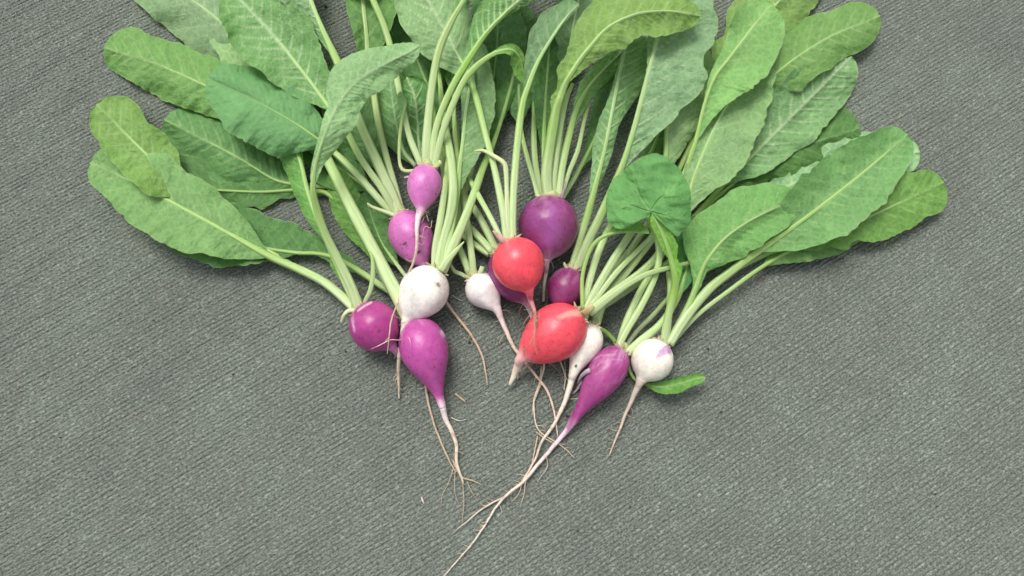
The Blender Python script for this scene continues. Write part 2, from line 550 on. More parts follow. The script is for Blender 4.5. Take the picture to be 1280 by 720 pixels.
        c = base_c[None, None, :] * (1 + .09 * snoise(A2, q + 100 * side, sd + 11, .06, 3))[..., None]
        vm2 = (vm * K['vs'])[..., None]
        c = c * (1 - vm2) + vein_c[None, None, :] * vm2
        edge = np.clip((v[None, :] - .95) / .05, 0, 1)[..., None] * .5
        c = c * (1 - edge) + np.array([.25, .36, .15]) * edge
        uvp = np.stack([A2 + sd * 53, sgn * q + sd * 11, 0 * q], -1)
        sides.append((px, py, zz, c, uvp))
    l, rr_ = sides
    cat = lambda i: np.concatenate([l[i][:, ::-1], rr_[i][:, 1:]], 1)
    V, _ = at(cat(0), cat(1), cat(2) * MM)
    bl = link('leaf_blade', grid_mesh('leaf_blade', V, False, {'Col': cat(3), 'uvp': cat(4)}, M_LEAF if K['under'] else M_LEAFTOP), st)
    return st


def lyrate(parent, kind, path, width, start, **kw):
    """a whole radish leaf: path rows (px, py, mm); small uneven lobes on the stalk, then the broad end; width px"""
    r = np.random.default_rng(SEED[0] + 7000)
    S, g, _ = catmull(path, 60)
    L = g[-1]
    t = np.concatenate([np.linspace(0, start, 5)[:-1], np.linspace(start, .93, 15), [1.0]])
    rows = []
    for k, tk in enumerate(t):
        x, y, z = [np.interp(tk * L, g, S[:, j]) for j in range(3)]
        sw = 8.5 * (1 - tk) ** .7 + 1.0
        if tk <= start or k == len(t) - 1:
            rows.append((x, y, z, sw, 0, 0)); continue
        u = (tk - start) / (1 - start)
        env = width * (.16 + .84 * min(1, max(0, (u - .12) / .42)) ** 1.3) * (1 - .25 * max(0, u - .75) / .25)
        lob = 1.0 if u > .5 else .55 + .75 * (k % 2)
        rows.append((x, y, z, sw, env * lob * r.uniform(.85, 1.12), env * (lob if u > .5 else 1.85 - lob) * r.uniform(.85, 1.12)))
    return make_leaf(parent, kind, rows, wsm=25, **kw)


def round_blade(stem, hub, outline, z0, colr, veinc, rays, dome=2.5, droop=6.0):
    """a broad cordate blade seen from above: its margin (px) round the point where the stalk meets it"""
    SEED[0] += 1
    sd = SEED[0]
    O_ = np.array(outline, float) - np.array(hub)
    th = np.unwrap(np.arctan2(O_[:, 1], O_[:, 0]))
    if th[-1] < th[0]:
        O_, th = O_[::-1], th[::-1]
    rr = np.hypot(O_[:, 0], O_[:, 1])
    n = 260
    tt = np.linspace(th[0], th[-1], n)
    ro = np.interp(tt, th, rr)
    kern = np.hanning(11)[1:-1]; kern /= kern.sum()
    ro = np.convolve(np.pad(ro, 4, mode='edge'), kern, 'valid')
    ro = ro * (1 + .012 * np.abs(np.sin(tt * 13 + 1.4 * np.sin(tt * 5))) + .035 * snoise(tt * 7, tt * 0, sd, 1.0, 3))
    m = 40
    v = np.linspace(0.015, 1, m)
    R_, T_ = np.meshgrid(v, ro, indexing='xy')
    T2 = np.repeat(tt[:, None], m, 1)
    q = v[None, :] * ro[:, None]
    px, py = hub[0] + q * np.cos(T2), hub[1] + q * np.sin(T2)
    vm = np.zeros_like(q)
    for (ang, ln_, wd_) in rays:
        a_ = math.radians(ang)
        dth = np.angle(np.exp(1j * (T2 - a_ - .10 * np.sin(q * .09 + ang))))
        d = np.where(np.abs(dth) < 1.2, q * np.sin(dth), 99)
        vm = np.maximum(vm, np.exp(-(d / wd_) ** 2) * np.clip(1.1 - q / ln_, 0, 1))
        for k in range(1, 5):                     # branches off each main vein
            for sg in (-1, 1):
                q0 = ln_ * (.16 + .17 * k)
                al = q * np.cos(dth) - q0
                dd = np.where((al > 0) & (np.abs(dth) < 1.2), d - sg * al * .75, 99)
                vm = np.maximum(vm, .6 * np.exp(-(dd / (wd_ * .65)) ** 2) * np.clip(1 - al / (ln_ * .4), 0, 1))
    z = z0 + dome * np.sin(np.clip(v, 0, 1) * math.pi * .6)[None, :] - droop * v[None, :] ** 2.2 * (.7 + .5 * np.sin(T2 * 2 + 1))
    z = z + 1.5 * v[None, :] ** 1.5 * snoise(T2 * 3, q * .02, sd + 2, 1.0, 3)
    fx, fy = (px - hub[0]) * .53 + (py - hub[1]) * .85, (px - hub[0]) * .85 - (py - hub[1]) * .53
    z = z + np.clip(v * 4, 0, 1)[None, :] * (1.1 * snoise(fx * .35, fy, sd + 3, .17, 3) + .9 * snoise(px, py, sd + 6, .09, 2)) + .40 * snoise(px, py, sd + 4, .40, 2) - .8 * vm - 2.2 * np.exp(-((fy + 3) / 7) ** 2) * np.clip(v * 2, 0, 1)[None, :]
    c = np.array(colr)[None, None] * (1 + .12 * snoise(px, py, sd + 5, .07, 3))[..., None]
    vv = (vm * .55)[..., None]
    c = c * (1 - vv) + np.array(veinc) * vv
    V, _ = at(px, py, z * MM)
    uvp = np.stack([px + sd * 31, py + sd * 17, 0 * q], -1)
    link('leaf_blade', grid_mesh('leaf_blade', V, False, {'Col': c, 'uvp': uvp}, M_LEAFTOP), stem)


# ------------------------------------------------------------------ bulb and root builders
def tube(name, pts, parent, colr, mat=None, taper_end=True, wig=.6, m=8, colr2=None):
    """pts rows: (px, py, height mm, width px): a thin root"""
    SEED[0] += 1
    P = np.array(pts, float)
    plen = np.sum(np.linalg.norm(np.diff(P[:, :2], axis=0), axis=1))
    n = max(10, int(plen / 2.2))
    S, g, _ = catmull(P, n)
    env = np.clip(g / 12, 0, 1)
    S[:, 0] += wig * snoise(g, g * 0, SEED[0], .16) * env
    S[:, 1] += wig * snoise(g, g * 0, SEED[0] + 500, .16) * env
    C, sc = at(S[:, 0], S[:, 1], S[:, 2] * MM)
    rad = np.maximum(S[:, 3], .3) / 2 * sc * (1 + .16 * snoise(g, g * 0, SEED[0] + 77, .5))
    T, N, B = frames(C)
    ang = np.linspace(0, 2 * math.pi, m, endpoint=False)
    V = C[:, None, :] + rad[:, None, None] * (np.cos(ang)[None, :, None] * N[:, None] + np.sin(ang)[None, :, None] * B[:, None])
    V = np.concatenate([np.repeat(C[:1, None], m, 1), V, np.repeat(C[-1:, None], m, 1)], 0)
    k = np.linspace(0, 1, len(V))[:, None, None]
    c2 = np.array(colr2 if colr2 is not None else colr)
    Cc = (np.array(colr)[None, None] * (1 - k) + c2[None, None] * k) * np.ones((len(V), m, 1))
    return link(name, grid_mesh(name, V, True, {'Col': Cc}, mat or M_ROOT), parent)


def smooth_max(a, b, k):
    return np.log(np.exp(a / k) + np.exp(b / k)) * k


def make_radish(label, crown, bottom, z, R, root, skin, tipcol=(.62, .53, .42), neck=9.0, p=1.0, fat=.5,
                crowncol=None, paint=None, nlen=26.0, zc=None, zb=None, lump=.02, drop=.12, scurf=.0, soil=1.0, pale=(.75, .62, .66), pl=.55):
    """crown/bottom: px of both poles; R: max radius px; root: rows (px,py,mm,width px) continuing from the bottom.
    skin: colour; pale: colour the skin fades to at the root; returns the thing's empty and its bulb"""
    SEED[0] += 1
    sd = SEED[0]
    base, _ = at(np.array([(crown[0] + bottom[0]) / 2]), np.array([(crown[1] + bottom[1]) / 2]), np.array([0.0]))
    e = bpy.data.objects.new('radish', None)
    e.empty_display_size = .01
    e.location = base[0]
    col.objects.link(e)
    e['label'] = label
    e['category'] = 'radish'
    e['group'] = 'pulled radishes laid on the carpet'
    bpy.context.view_layer.update()
    zc = z if zc is None else zc
    zb = z if zb is None else zb
    blen = math.hypot(bottom[0] - crown[0], bottom[1] - crown[1])
    # spine: poles, then the taproot
    pts = [(crown[0], crown[1], zc), ((crown[0] + bottom[0]) / 2, (crown[1] + bottom[1]) / 2, z), (bottom[0], bottom[1], zb)]
    pts += [(q[0], q[1], q[2]) for q in root]
    rw = [q[3] / 2 for q in root]
    S, g, ctrl = catmull(pts, 400)
    g_b = ctrl[2]
    # sample positions: dense at the crown
    nb_ = 70
    ph = np.linspace(0, math.pi, nb_)
    gs = np.concatenate([g_b * (1 - np.cos(ph)) / 2, np.linspace(g_b, g[-1], max(12, int((g[-1] - g_b) / 2.0)))[1:]])
    gs[0] = 1e-3
    u = np.clip(gs / g_b, 0, 1)
    # round body: superellipse whose fattest point sits at `fat`
    uu = np.where(u < fat, .5 * u / fat, .5 + .5 * (u - fat) / (1 - fat))
    body = R * np.sin(np.pi * np.clip(uu, 0, 1)) ** p
    body = R * (np.clip(1 - np.abs(2 * uu - 1) ** 2.0, 0, 1)) ** (.5 * p)
    s_ = np.clip((u - fat) / (1 - fat), 0, 1)
    cosp = neck * .5 + (R - neck * .5) * (.5 + .5 * np.cos(np.pi * s_))
    body = np.where(u > fat, body * (1 - drop) + cosp * drop, body)
    dist = g_b - gs
    neckr = neck * .5 * np.exp(-np.clip(dist, 0, 999) / (nlen * .55))
    rootr = np.interp(gs, ctrl[2:], [neck * .5] + rw) if rw else np.full_like(gs, .5)
    rad_px = np.where(gs <= g_b, smooth_max(body, neckr, 1.2 if R > 15 else .8), rootr)
    rad_px = np.where(gs < g_b * .3, body, rad_px)
    # relax the joint between body and root
    dg = np.gradient(gs)
    wt = np.exp(-((gs[:, None] - gs[None, :]) / 4.0) ** 2) * dg[None, :]
    kk = (wt * rad_px[None, :]).sum(1) / wt.sum(1)
    blend = np.exp(-((gs - g_b) / 12.0) ** 2)
    rad_px = rad_px * (1 - blend) + kk * blend
    X = np.interp(gs, g, S[:, 0]); Y = np.interp(gs, g, S[:, 1]); Z = np.interp(gs, g, S[:, 2])
    rootpart = np.clip((gs - g_b - 6) / 20, 0, 1)
    X = X + .8 * rootpart * snoise(gs, gs * 0, sd, .09)
    Y = Y + .8 * rootpart * snoise(gs, gs * 0, sd + 1, .09)
    C, sc = at(X, Y, Z * MM)
    # frame from a gently smoothed centre line so the round body keeps its poles
    T, N, B = frames(C)
    rad = rad_px * sc
    m = 64
    ang = np.linspace(0, 2 * math.pi, m, endpoint=False)
    A2, G2 = np.meshgrid(ang, gs)
    bumpy = 1 + lump * snoise(np.cos(A2) * 2 + G2 * .03, np.sin(A2) * 2 + G2 * .02, sd + 2, 1.3, 3) \
        + .05 * rootpart[:, None] * snoise(G2, A2 * 2, sd + 4, .35, 2)
    V = C[:, None, :] + (rad[:, None] * bumpy)[..., None] * (np.cos(ang)[None, :, None] * N[:, None] + np.sin(ang)[None, :, None] * B[:, None])
    # colour
    sk = np.array(skin)
    c = np.ones((len(gs), m, 3)) * sk
    nz = snoise(np.cos(A2) * 3, np.sin(A2) * 3 + G2 * .10, sd + 6, 1.2, 4)
    c *= (1 + .16 * nz)[..., None]
    bl_ = (.30 * np.clip(snoise(np.cos(A2) * 2.2 + G2 * .05, np.sin(A2) * 2.2, sd + 16, 1.3, 4), 0, 1))[..., None]
    c = c * (1 - bl_) + (np.array([.10, .09, .10]) + sk * .92) * bl_
    k = np.clip((gs - g_b * (1 - .12)) / (g_b * .12 + nlen * pl), 0, 1)[:, None] + .22 * nz * np.clip((gs - g_b * .8) / (g_b * .3), 0, 1)[:, None]
    k = np.clip(k, 0, 1)[..., None]
    k = k * k * (3 - 2 * k)
    c = c * (1 - k) + np.array(pale) * k
    k = np.clip((gs - g_b - nlen * .6) / max(20, (g[-1] - g_b - nlen) * .35), 0, 1)[:, None, None]
    c = c * (1 - k) + np.array(tipcol) * k
    # crown scar
    if crowncol is not None:
        k = np.clip(1 - gs[:, None] / (R * .16) + .5 * nz, 0, 1)[..., None]
        c = c * (1 - k) + np.array(crowncol) * k
    streak = np.clip(snoise(A2 * 7, G2 * .05, sd + 8, 1.0, 3) - .35, 0, 1)[..., None] * np.clip(1 - gs / (g_b * .30), 0, 1)[:, None, None]
    c = c * (1 - streak) + np.array([.62, .50, .55]) * streak
    if scurf:
        q1 = np.clip(snoise(A2 * 26, G2 * .16, sd + 18, 1.0, 4) * 1.8 - .25, 0, 1) * np.clip(1.1 - gs / (g_b * .5), 0, 1)[:, None] * scurf
        c = c * (1 - q1[..., None]) + np.array([.60, .42, .58]) * q1[..., None]
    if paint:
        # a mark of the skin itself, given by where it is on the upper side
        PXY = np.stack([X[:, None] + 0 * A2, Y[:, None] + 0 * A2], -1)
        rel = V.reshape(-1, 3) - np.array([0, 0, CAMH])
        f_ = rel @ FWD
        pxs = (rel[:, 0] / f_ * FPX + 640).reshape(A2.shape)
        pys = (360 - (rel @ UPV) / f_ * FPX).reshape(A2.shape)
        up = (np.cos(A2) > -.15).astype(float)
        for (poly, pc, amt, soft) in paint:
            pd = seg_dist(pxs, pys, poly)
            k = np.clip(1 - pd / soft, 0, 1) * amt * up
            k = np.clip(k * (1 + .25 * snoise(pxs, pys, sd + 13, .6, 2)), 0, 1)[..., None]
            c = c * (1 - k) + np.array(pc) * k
    dxc, dyc = (crown[0] - bottom[0]) / blen, (crown[1] - bottom[1]) / blen
    kc = np.array([.40, .50, .20])
    ck = tube('crown', [(crown[0] - dxc * 5, crown[1] - dyc * 5, zc, R * .62), (crown[0] + dxc * 1, crown[1] + dyc * 1, zc, R * .62), (crown[0] + dxc * 5, crown[1] + dyc * 5, zc + .5, R * .50), (crown[0] + dxc * 9, crown[1] + dyc * 9, zc + 1, R * .30)], e, (.46, .44, .26), wig=0, m=24, colr2=kc)
    rs = np.random.default_rng(sd + 900)
    for q_ in range(5):
        th_ = math.radians(-78 + 39 * q_ + rs.uniform(-12, 12))
        ox, oy = dxc * math.cos(th_) - dyc * math.sin(th_), dyc * math.cos(th_) + dxc * math.sin(th_)
        sidex = R * .30 * math.sin(th_)
        bx_, by_ = crown[0] - dyc * sidex - dxc * 1.5, crown[1] + dxc * sidex - dyc * 1.5
        ln_ = rs.uniform(4, 9)
        hz_ = zc + R * .45 * .25 * math.cos(th_) + rs.uniform(0, 1.5)
        cA = np.array([.50, .42, .30]) * rs.uniform(.7, 1.1) + np.array(skin) * .12
        tube('leaf_scar', [(bx_, by_, hz_, 4.5), (bx_ + ox * ln_ * .5, by_ + oy * ln_ * .5, hz_ + .8, 3.4), (bx_ + ox * ln_, by_ + oy * ln_, hz_ + rs.uniform(.5, 2), 1.0)], ck, cA, wig=.5, m=7, colr2=cA * np.array([.8, .75, .6]))
    js = int(np.searchsorted(gs, g_b + min(nlen, max(4, (g[-1] - g_b) * .3))))
    c4 = np.concatenate([c[:js + 1], np.full(c[:js + 1].shape[:2] + (1,), soil)], -1)
    bul = link('bulb', grid_mesh('bulb', V[:js + 1], True, {'Col': c4}, M_BULB), e)
    if js < len(gs) - 2:
        Vr = np.concatenate([V[js:], np.repeat(C[-1:, None], m, 1)], 0)[:, ::4]
        cr = np.concatenate([c[js:], c[-1:]], 0)[:, ::4]
        al = np.clip(np.arange(len(Vr)) / 14.0, 0, 1)[:, None, None] * np.ones(cr.shape[:2] + (1,))
        link('taproot', grid_mesh('taproot', Vr, True, {'Col': np.concatenate([cr, al], -1)}, M_ROOT), bul)
    # fine hairs along the taproot
    rh = np.random.default_rng(sd + 400)
    nh = int(np.clip((g[-1] - g_b) / 11, 0, 11))
    for q_ in range(nh):
        gi = rh.uniform(g_b + 3, g_b + (g[-1] - g_b) * .92)
        x0, y0, z0 = [np.interp(gi, gs, w_) for w_ in (X, Y, Z)]
        x1, y1 = np.interp(gi + 4, gs, X), np.interp(gi + 4, gs, Y)
        d0 = math.atan2(y1 - y0, x1 - x0) + rh.choice([-1, 1]) * rh.uniform(.5, 1.3)
        ln_ = rh.uniform(4, 13)
        d1 = d0 + rh.uniform(-.8, .8)
        zg = max(.8, z0 - rh.uniform(0, 2))
        cA = np.array([.50, .40, .29]) * rh.uniform(.75, 1.15)
        tube('root_hair', [(x0, y0, z0, 1.1), (x0 + ln_ * .5 * math.cos(d0), y0 + ln_ * .5 * math.sin(d0), zg, .8), (x0 + ln_ * .5 * (math.cos(d0) + math.cos(d1)), y0 + ln_ * .5 * (math.sin(d0) + math.sin(d1)), max(.7, zg - 1), .4)], bul, cA, m=5, wig=.5)
    return e, bul


def seg_dist(x, y, poly):
    """distance to a polyline whose rows are (x, y, half width)"""
    d = np.full(x.shape, 1e9)
    for (x0, y0, w0), (x1, y1, w1) in zip(poly[:-1], poly[1:]):
        vx, vy = x1 - x0, y1 - y0
        t = np.clip(((x - x0) * vx + (y - y0) * vy) / (vx * vx + vy * vy + 1e-9), 0, 1)
        dd = np.hypot(x - x0 - t * vx, y - y0 - t * vy) - (w0 + t * (w1 - w0))
        d = np.minimum(d, dd)
    return np.maximum(d, 0)


TAN = (.50, .40, .28)
PALE = (.66, .58, .47)
ROOTW = (.72, .66, .56)
PURPLE = (.30, .040, .235)
PINK = (.43, .085, .40)
DARKP = (.165, .022, .125)
RED = (.75, .070, .095)
WHITE = (.80, .77, .70)
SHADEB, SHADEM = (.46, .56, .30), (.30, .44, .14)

# ================================================================== the radishes, back to front
# --- deep purple, half under the round red one
I, ib = make_radish('dark purple radish mostly hidden under the round red radish', (622, 314), (658, 377), 13, 27,
                    [(664, 392, 9, 6), (672, 420, 5, 4), (680, 450, 4, 3), (676, 475, 3, 2.6), (668, 500, 2.2, 2.2), (669, 525, 2, 2), (676, 541, 2, 1.6), (700, 556, 2, 1.2), (719, 572, 1.6, .8)],
                    (.21, .027, .125), neck=10, fat=.45, crowncol=(.35, .30, .25))
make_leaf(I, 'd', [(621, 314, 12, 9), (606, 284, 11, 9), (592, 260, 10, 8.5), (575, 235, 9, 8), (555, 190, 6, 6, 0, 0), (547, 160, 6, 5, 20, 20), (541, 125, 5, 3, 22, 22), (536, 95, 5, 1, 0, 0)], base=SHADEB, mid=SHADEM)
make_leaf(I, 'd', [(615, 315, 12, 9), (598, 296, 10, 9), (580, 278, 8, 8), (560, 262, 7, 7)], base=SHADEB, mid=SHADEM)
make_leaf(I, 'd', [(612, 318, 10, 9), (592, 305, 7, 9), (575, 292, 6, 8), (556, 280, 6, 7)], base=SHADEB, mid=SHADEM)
tube('rootlet', [(677, 458, 4, 2.4), (674, 485, 3, 2.0), (667, 505, 2, 1.6), (665, 520, 2, .8)], ib, TAN)

# --- the largest, dark purple
J, jb = make_radish('largest radish, dark purple and globe-shaped, upper centre', (688, 246), (683, 324), 17, 38,
                    [(683, 340, 9, 5), (680, 358, 5, 4.2), (679, 377, 3, 3.4)],
                    (.225, .035, .145), neck=9, fat=.47, scurf=.28, crowncol=(.50, .45, .28), nlen=16,
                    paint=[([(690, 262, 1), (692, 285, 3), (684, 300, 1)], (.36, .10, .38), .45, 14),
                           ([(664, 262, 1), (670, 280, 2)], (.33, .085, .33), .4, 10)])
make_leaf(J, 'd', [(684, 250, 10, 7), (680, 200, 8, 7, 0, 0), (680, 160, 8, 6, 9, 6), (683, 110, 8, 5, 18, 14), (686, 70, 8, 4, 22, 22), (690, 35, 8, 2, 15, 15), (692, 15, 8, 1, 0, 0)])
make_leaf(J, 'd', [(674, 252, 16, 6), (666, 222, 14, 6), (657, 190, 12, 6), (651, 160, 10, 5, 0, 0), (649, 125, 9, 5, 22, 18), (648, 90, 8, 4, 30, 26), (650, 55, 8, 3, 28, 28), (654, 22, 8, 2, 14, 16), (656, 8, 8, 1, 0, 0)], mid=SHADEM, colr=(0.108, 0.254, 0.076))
make_leaf(J, 'm', [(699, 252, 16, 6), (710, 218, 16, 6), (722, 188, 17, 6), (730, 152, 18, 5.5), (738, 122, 19, 5, 0, 0), (750, 98, 19, 4, 15, 16), (764, 78, 18, 2, 12, 14), (782, 60, 18, 1, 0, 0)])
make_leaf(J, 'd', [(700, 252, 10, 6), (722, 215, 7, 6, 0, 0), (740, 180, 6, 5, 8, 12), (754, 145, 6, 4, 18, 18), (764, 110, 6, 3, 20, 20), (775, 75, 6, 1, 0, 0)])
make_leaf(J, 'm', [(697, 250, 17, 10), (702, 210, 20, 10), (711, 170, 22, 9, 0, 0), (720, 138, 23, 8, 4, 9), (735, 110, 23, 6, 12, 12), (752, 90, 22, 4, 14, 14), (775, 68, 22, 1, 0, 0)])
make_leaf(J, 'm', [(691, 250, 17, 8), (693, 215, 22, 8), (699, 165, 28, 8), (707, 126, 34, 6), (716, 104, 38, 4)])
make_leaf(J, 'y', [(685, 250, 18, 14), (683, 215, 24, 14), (690, 165, 32, 13, 0, 0), (695, 138, 37, 12.5, 6, 0), (699, 125, 40, 12, 12, 0), (702, 117, 41, 12, 7, 1), (707, 104, 44, 11, 10, 3), (712, 95, 46, 10, 20, 6), (722, 79, 48, 9, 17, 12), (735, 62, 50, 8.5, 29, 18), (760, 35, 52, 7, 40, 33), (795, 18, 52, 5, 38, 30), (830, 14, 50, 4, 30, 30), (852, 16, 48, 3, 20, 24), (876, 20, 46, 1, 0, 0)], tilt=(-.15, -.3), tipp=1.15)
tube('rootlet', [(683, 322, 12, 1.6), (689, 327, 11, 1.4), (692, 336, 9, .8)], jb, (.60, .42, .55))
tube('dry_leaf_base', [(702, 249, 24, 7), (703, 243, 26, 5), (705, 236, 28, 2.0), (707, 230, 29, 1.5), (706, 224, 30, .8)], jb, (.40, .30, .36))

for kd, pth, wd_, st_, kw in (
        ('u', [(690, 250, 14), (698, 190, 14), (704, 120, 14), (712, 60, 15), (722, 5, 15), (735, -45, 14)], 27, .42, dict(colr=(.16, .29, .12))),
        ('d', [(676, 252, 8), (668, 195, 6), (668, 130, 5), (672, 70, 5), (672, 20, 5)], 26, .45, {})):
    lyrate(J, kd, pth, wd_, st_, **kw)

# --- small dark purple below it
K, kb = make_radish('small dark purple radish tucked behind the oblong red one', (715, 335), (699, 387), 10.5, 23.5,
                    [(694, 400, 5, 4), (690, 430, 3, 3), (700, 452, 2.5, 2.4), (706, 470, 2, 2), (705, 488, 2, 1)],
                    (.20, .026, .115), neck=7, scurf=.3, fat=.5, crowncol=(.45, .38, .33), nlen=12)
make_leaf(K, 'U', [(713, 340, 10, 9), (723, 305, 14, 9), (736, 262, 18, 9, 0, 0), (746, 225, 22, 8, 9, 6), (755, 190, 24, 7, 15, 10), (762, 155, 26, 6.5, 14, 12), (769, 118, 27, 6, 6, 28), (776, 85, 28, 5, 4, 40), (783, 60, 28, 3, 4, 34), (790, 38, 27, 1, 0, 0)], colr=(.185, .345, .140))
make_leaf(K, 'U', [(719, 340, 11, 12), (733, 306, 18, 11.5), (748, 275, 24, 11), (764, 240, 28, 10.5, 0, 0), (779, 203, 31, 10, 0, 7), (791, 165, 33, 9.5, 1, 28), (803, 120, 35, 9, 2, 62), (812, 85, 36, 8, 4, 70), (822, 45, 36, 7, 12, 68), (832, 5, 36, 6, 25, 66), (843, -35, 34, 4, 30, 52), (856, -75, 32, 1, 0, 0)], tilt=(0, -.10), nv=26, colr=(.215, .385, .175), serr=.01)
tube('dry_leaf_base', [(711, 340, 14, 5), (707, 333, 16, 4), (705, 328, 17, 2.5)], kb, (.45, .50, .30))

# --- purple turnip-shaped one and its leaves under everything
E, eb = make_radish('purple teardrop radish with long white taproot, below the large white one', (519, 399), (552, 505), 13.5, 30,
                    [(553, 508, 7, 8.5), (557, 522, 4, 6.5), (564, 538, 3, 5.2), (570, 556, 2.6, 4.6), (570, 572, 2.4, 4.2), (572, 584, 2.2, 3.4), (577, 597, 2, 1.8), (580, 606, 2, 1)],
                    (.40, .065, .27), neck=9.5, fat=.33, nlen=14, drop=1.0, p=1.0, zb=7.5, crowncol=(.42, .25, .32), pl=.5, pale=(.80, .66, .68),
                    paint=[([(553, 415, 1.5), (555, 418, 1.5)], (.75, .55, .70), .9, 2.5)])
make_leaf(E, 'd', [(512, 352, 6, 5), (500, 336, 7, 5), (480, 308, 7, 4.5, 12, 14), (470, 285, 7, 4, 22, 25), (462, 262, 7, 3, 20, 24), (455, 240, 6, 1, 0, 0)])
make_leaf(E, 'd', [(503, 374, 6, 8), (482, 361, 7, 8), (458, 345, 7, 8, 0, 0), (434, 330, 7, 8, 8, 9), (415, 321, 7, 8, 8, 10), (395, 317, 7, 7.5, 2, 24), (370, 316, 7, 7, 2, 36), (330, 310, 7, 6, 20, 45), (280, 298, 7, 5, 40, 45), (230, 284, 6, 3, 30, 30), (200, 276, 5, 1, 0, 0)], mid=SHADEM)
make_leaf(E, 'b', [(508, 399, 10, 8), (490, 368, 8, 8), (470, 330, 8, 7, 0, 0), (456, 300, 9, 6, 12, 8), (447, 282, 9, 5, 20, 18), (436, 258, 9, 4, 24, 22), (425, 230, 9, 3, 16, 16), (418, 212, 9, 1, 0, 0)], tilt=(-.05, -.1))
make_leaf(E, 'U', [(510, 402, 14, 16), (496, 370, 16, 16), (480, 338, 18, 15.5), (460, 300, 20, 15), (436, 255, 22, 14), (416, 214, 22, 13), (404, 192, 22, 12), (385, 160, 16, 9, 0, 0), (360, 120, 12, 7, 35, 35), (330, 80, 10, 5, 50, 50), (300, 40, 8, 3, 40, 40), (280, 15, 7, 1, 0, 0)])
for r_ in ([(566, 576, 2.4, 2.2), (577, 596, 2, 2.0), (590, 601, 1.8, 1.6), (602, 606, 1.6, .8)], [(572, 588, 2.2, 1.8), (578, 604, 1.8, 1.2), (580, 630, 1.6, 1.0), (577, 655, 1.5, .6)],
           [(568, 582, 2, 1.2), (560, 605, 1.7, .8), (553, 620, 1.5, .7), (551, 634, 1.4, .4)], [(584, 602, 1.8, 1.2), (590, 616, 1.6, .9), (597, 626, 1.5, .4)], [(569, 586, 2, 1.1), (568, 610, 1.7, .8), (573, 630, 1.5, .5)]):
    tube('rootlet', r_, eb, (.46, .36, .25))

# --- pink-purple, second from the top
B, bb = make_radish('mauve radish speckled with soil, just below the small pink one', (500, 266), (530, 330), 12.5, 27,
                    [(540, 350, 7, 7), (552, 368, 6, 4.2), (565, 388, 4, 3.6), (582, 408, 2.6, 3.4), (597, 432, 2.2, 3), (605, 455, 2, 2.4), (609, 482, 1.8, 1)],
                    (.49, .13, .37), neck=12, fat=.46, drop=.2, crowncol=(.48, .40, .33), pale=(.62, .38, .52), tipcol=(.50, .38, .28),
                    paint=[([(519, 317, .4), (524, 315, 1.2)], (.06, .03, .03), 1, 1.6), ([(506, 304, .8), (507, 304, .8)], (.08, .03, .04), .9, 1.6),
                           ([(517, 296, .2), (528, 290, .2), (537, 282, .2)], (.12, .03, .10), .8, 1.0), ([(517, 278, .2), (519, 300, .2)], (.15, .05, .12), .6, 1.0)])
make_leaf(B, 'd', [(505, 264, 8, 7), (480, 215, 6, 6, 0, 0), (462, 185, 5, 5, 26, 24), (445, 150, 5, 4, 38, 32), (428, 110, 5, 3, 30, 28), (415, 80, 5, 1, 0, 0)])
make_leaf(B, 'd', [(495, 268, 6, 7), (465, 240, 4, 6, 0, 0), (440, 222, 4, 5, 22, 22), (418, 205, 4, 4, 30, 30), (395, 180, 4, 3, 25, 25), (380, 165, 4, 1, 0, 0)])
make_leaf(B, 'm', [(504, 270, 12, 8), (493, 232, 14, 8), (481, 190, 14, 8), (471, 145, 14, 8), (466, 110, 14, 8, 0, 0), (460, 72, 14, 8, 12, 14), (458, 45, 16, 8, 17, 30), (455, 15, 18, 8, 21, 42), (452, -20, 18, 7, 25, 45), (448, -70, 16, 3, 20, 30), (445, -100, 14, 1, 0, 0)], colr=(0.108, 0.254, 0.070), mid=(.40, .50, .20))
make_leaf(B, 'U', [(502, 272, 12, 13), (488, 240, 16, 13), (472, 205, 20, 12), (450, 155, 22, 11), (430, 98, 22, 10), (421, 77, 22, 10, 0, 0), (405, 42, 24, 9, 10, 0), (395, 18, 25, 8, 23, 0), (385, -8, 26, 8, 36, 2), (370, -45, 26, 6, 40, 20), (350, -95, 24, 1, 0, 0)], nv=16)
make_leaf(B, 'U', [(497, 270, 12, 9), (478, 237, 20, 9), (452, 200, 24, 8.5), (432, 163, 22, 8), (412, 135, 20, 7.5, 4, 8), (392, 108, 19, 7, 25, 28), (372, 82, 19, 6, 40, 40), (345, 48, 18, 5, 50, 50), (310, 10, 16, 3, 40, 40), (285, -15, 15, 1, 0, 0)], colr=(0.178, 0.356, 0.114), nv=18)
make_leaf(B, 't', [(493, 270, 12, 9), (470, 245, 18, 9), (450, 222, 20, 9), (428, 200, 20, 8.5), (410, 184, 21, 7, 0, 0), (395, 172, 25, 4, 22, 22), (378, 160, 27, 3.5, 48, 32), (350, 143, 27, 3, 55, 40), (315, 124, 26, 2, 50, 42), (280, 108, 22, 1.5, 30, 30), (260, 98, 20, 1, 0, 0)], colr=(.150, .350, .120))
make_leaf(B, 'm', [(497, 271, 15, 6), (482, 265, 17, 5), (466, 259, 19, 4), (459, 254, 20, 2)], mid=(.42, .50, .20))
tube('rootlet', [(540, 275, 24, .9), (538, 285, 24, .8), (531, 283, 24, .7), (527, 300, 24, .5)], bb, TAN)

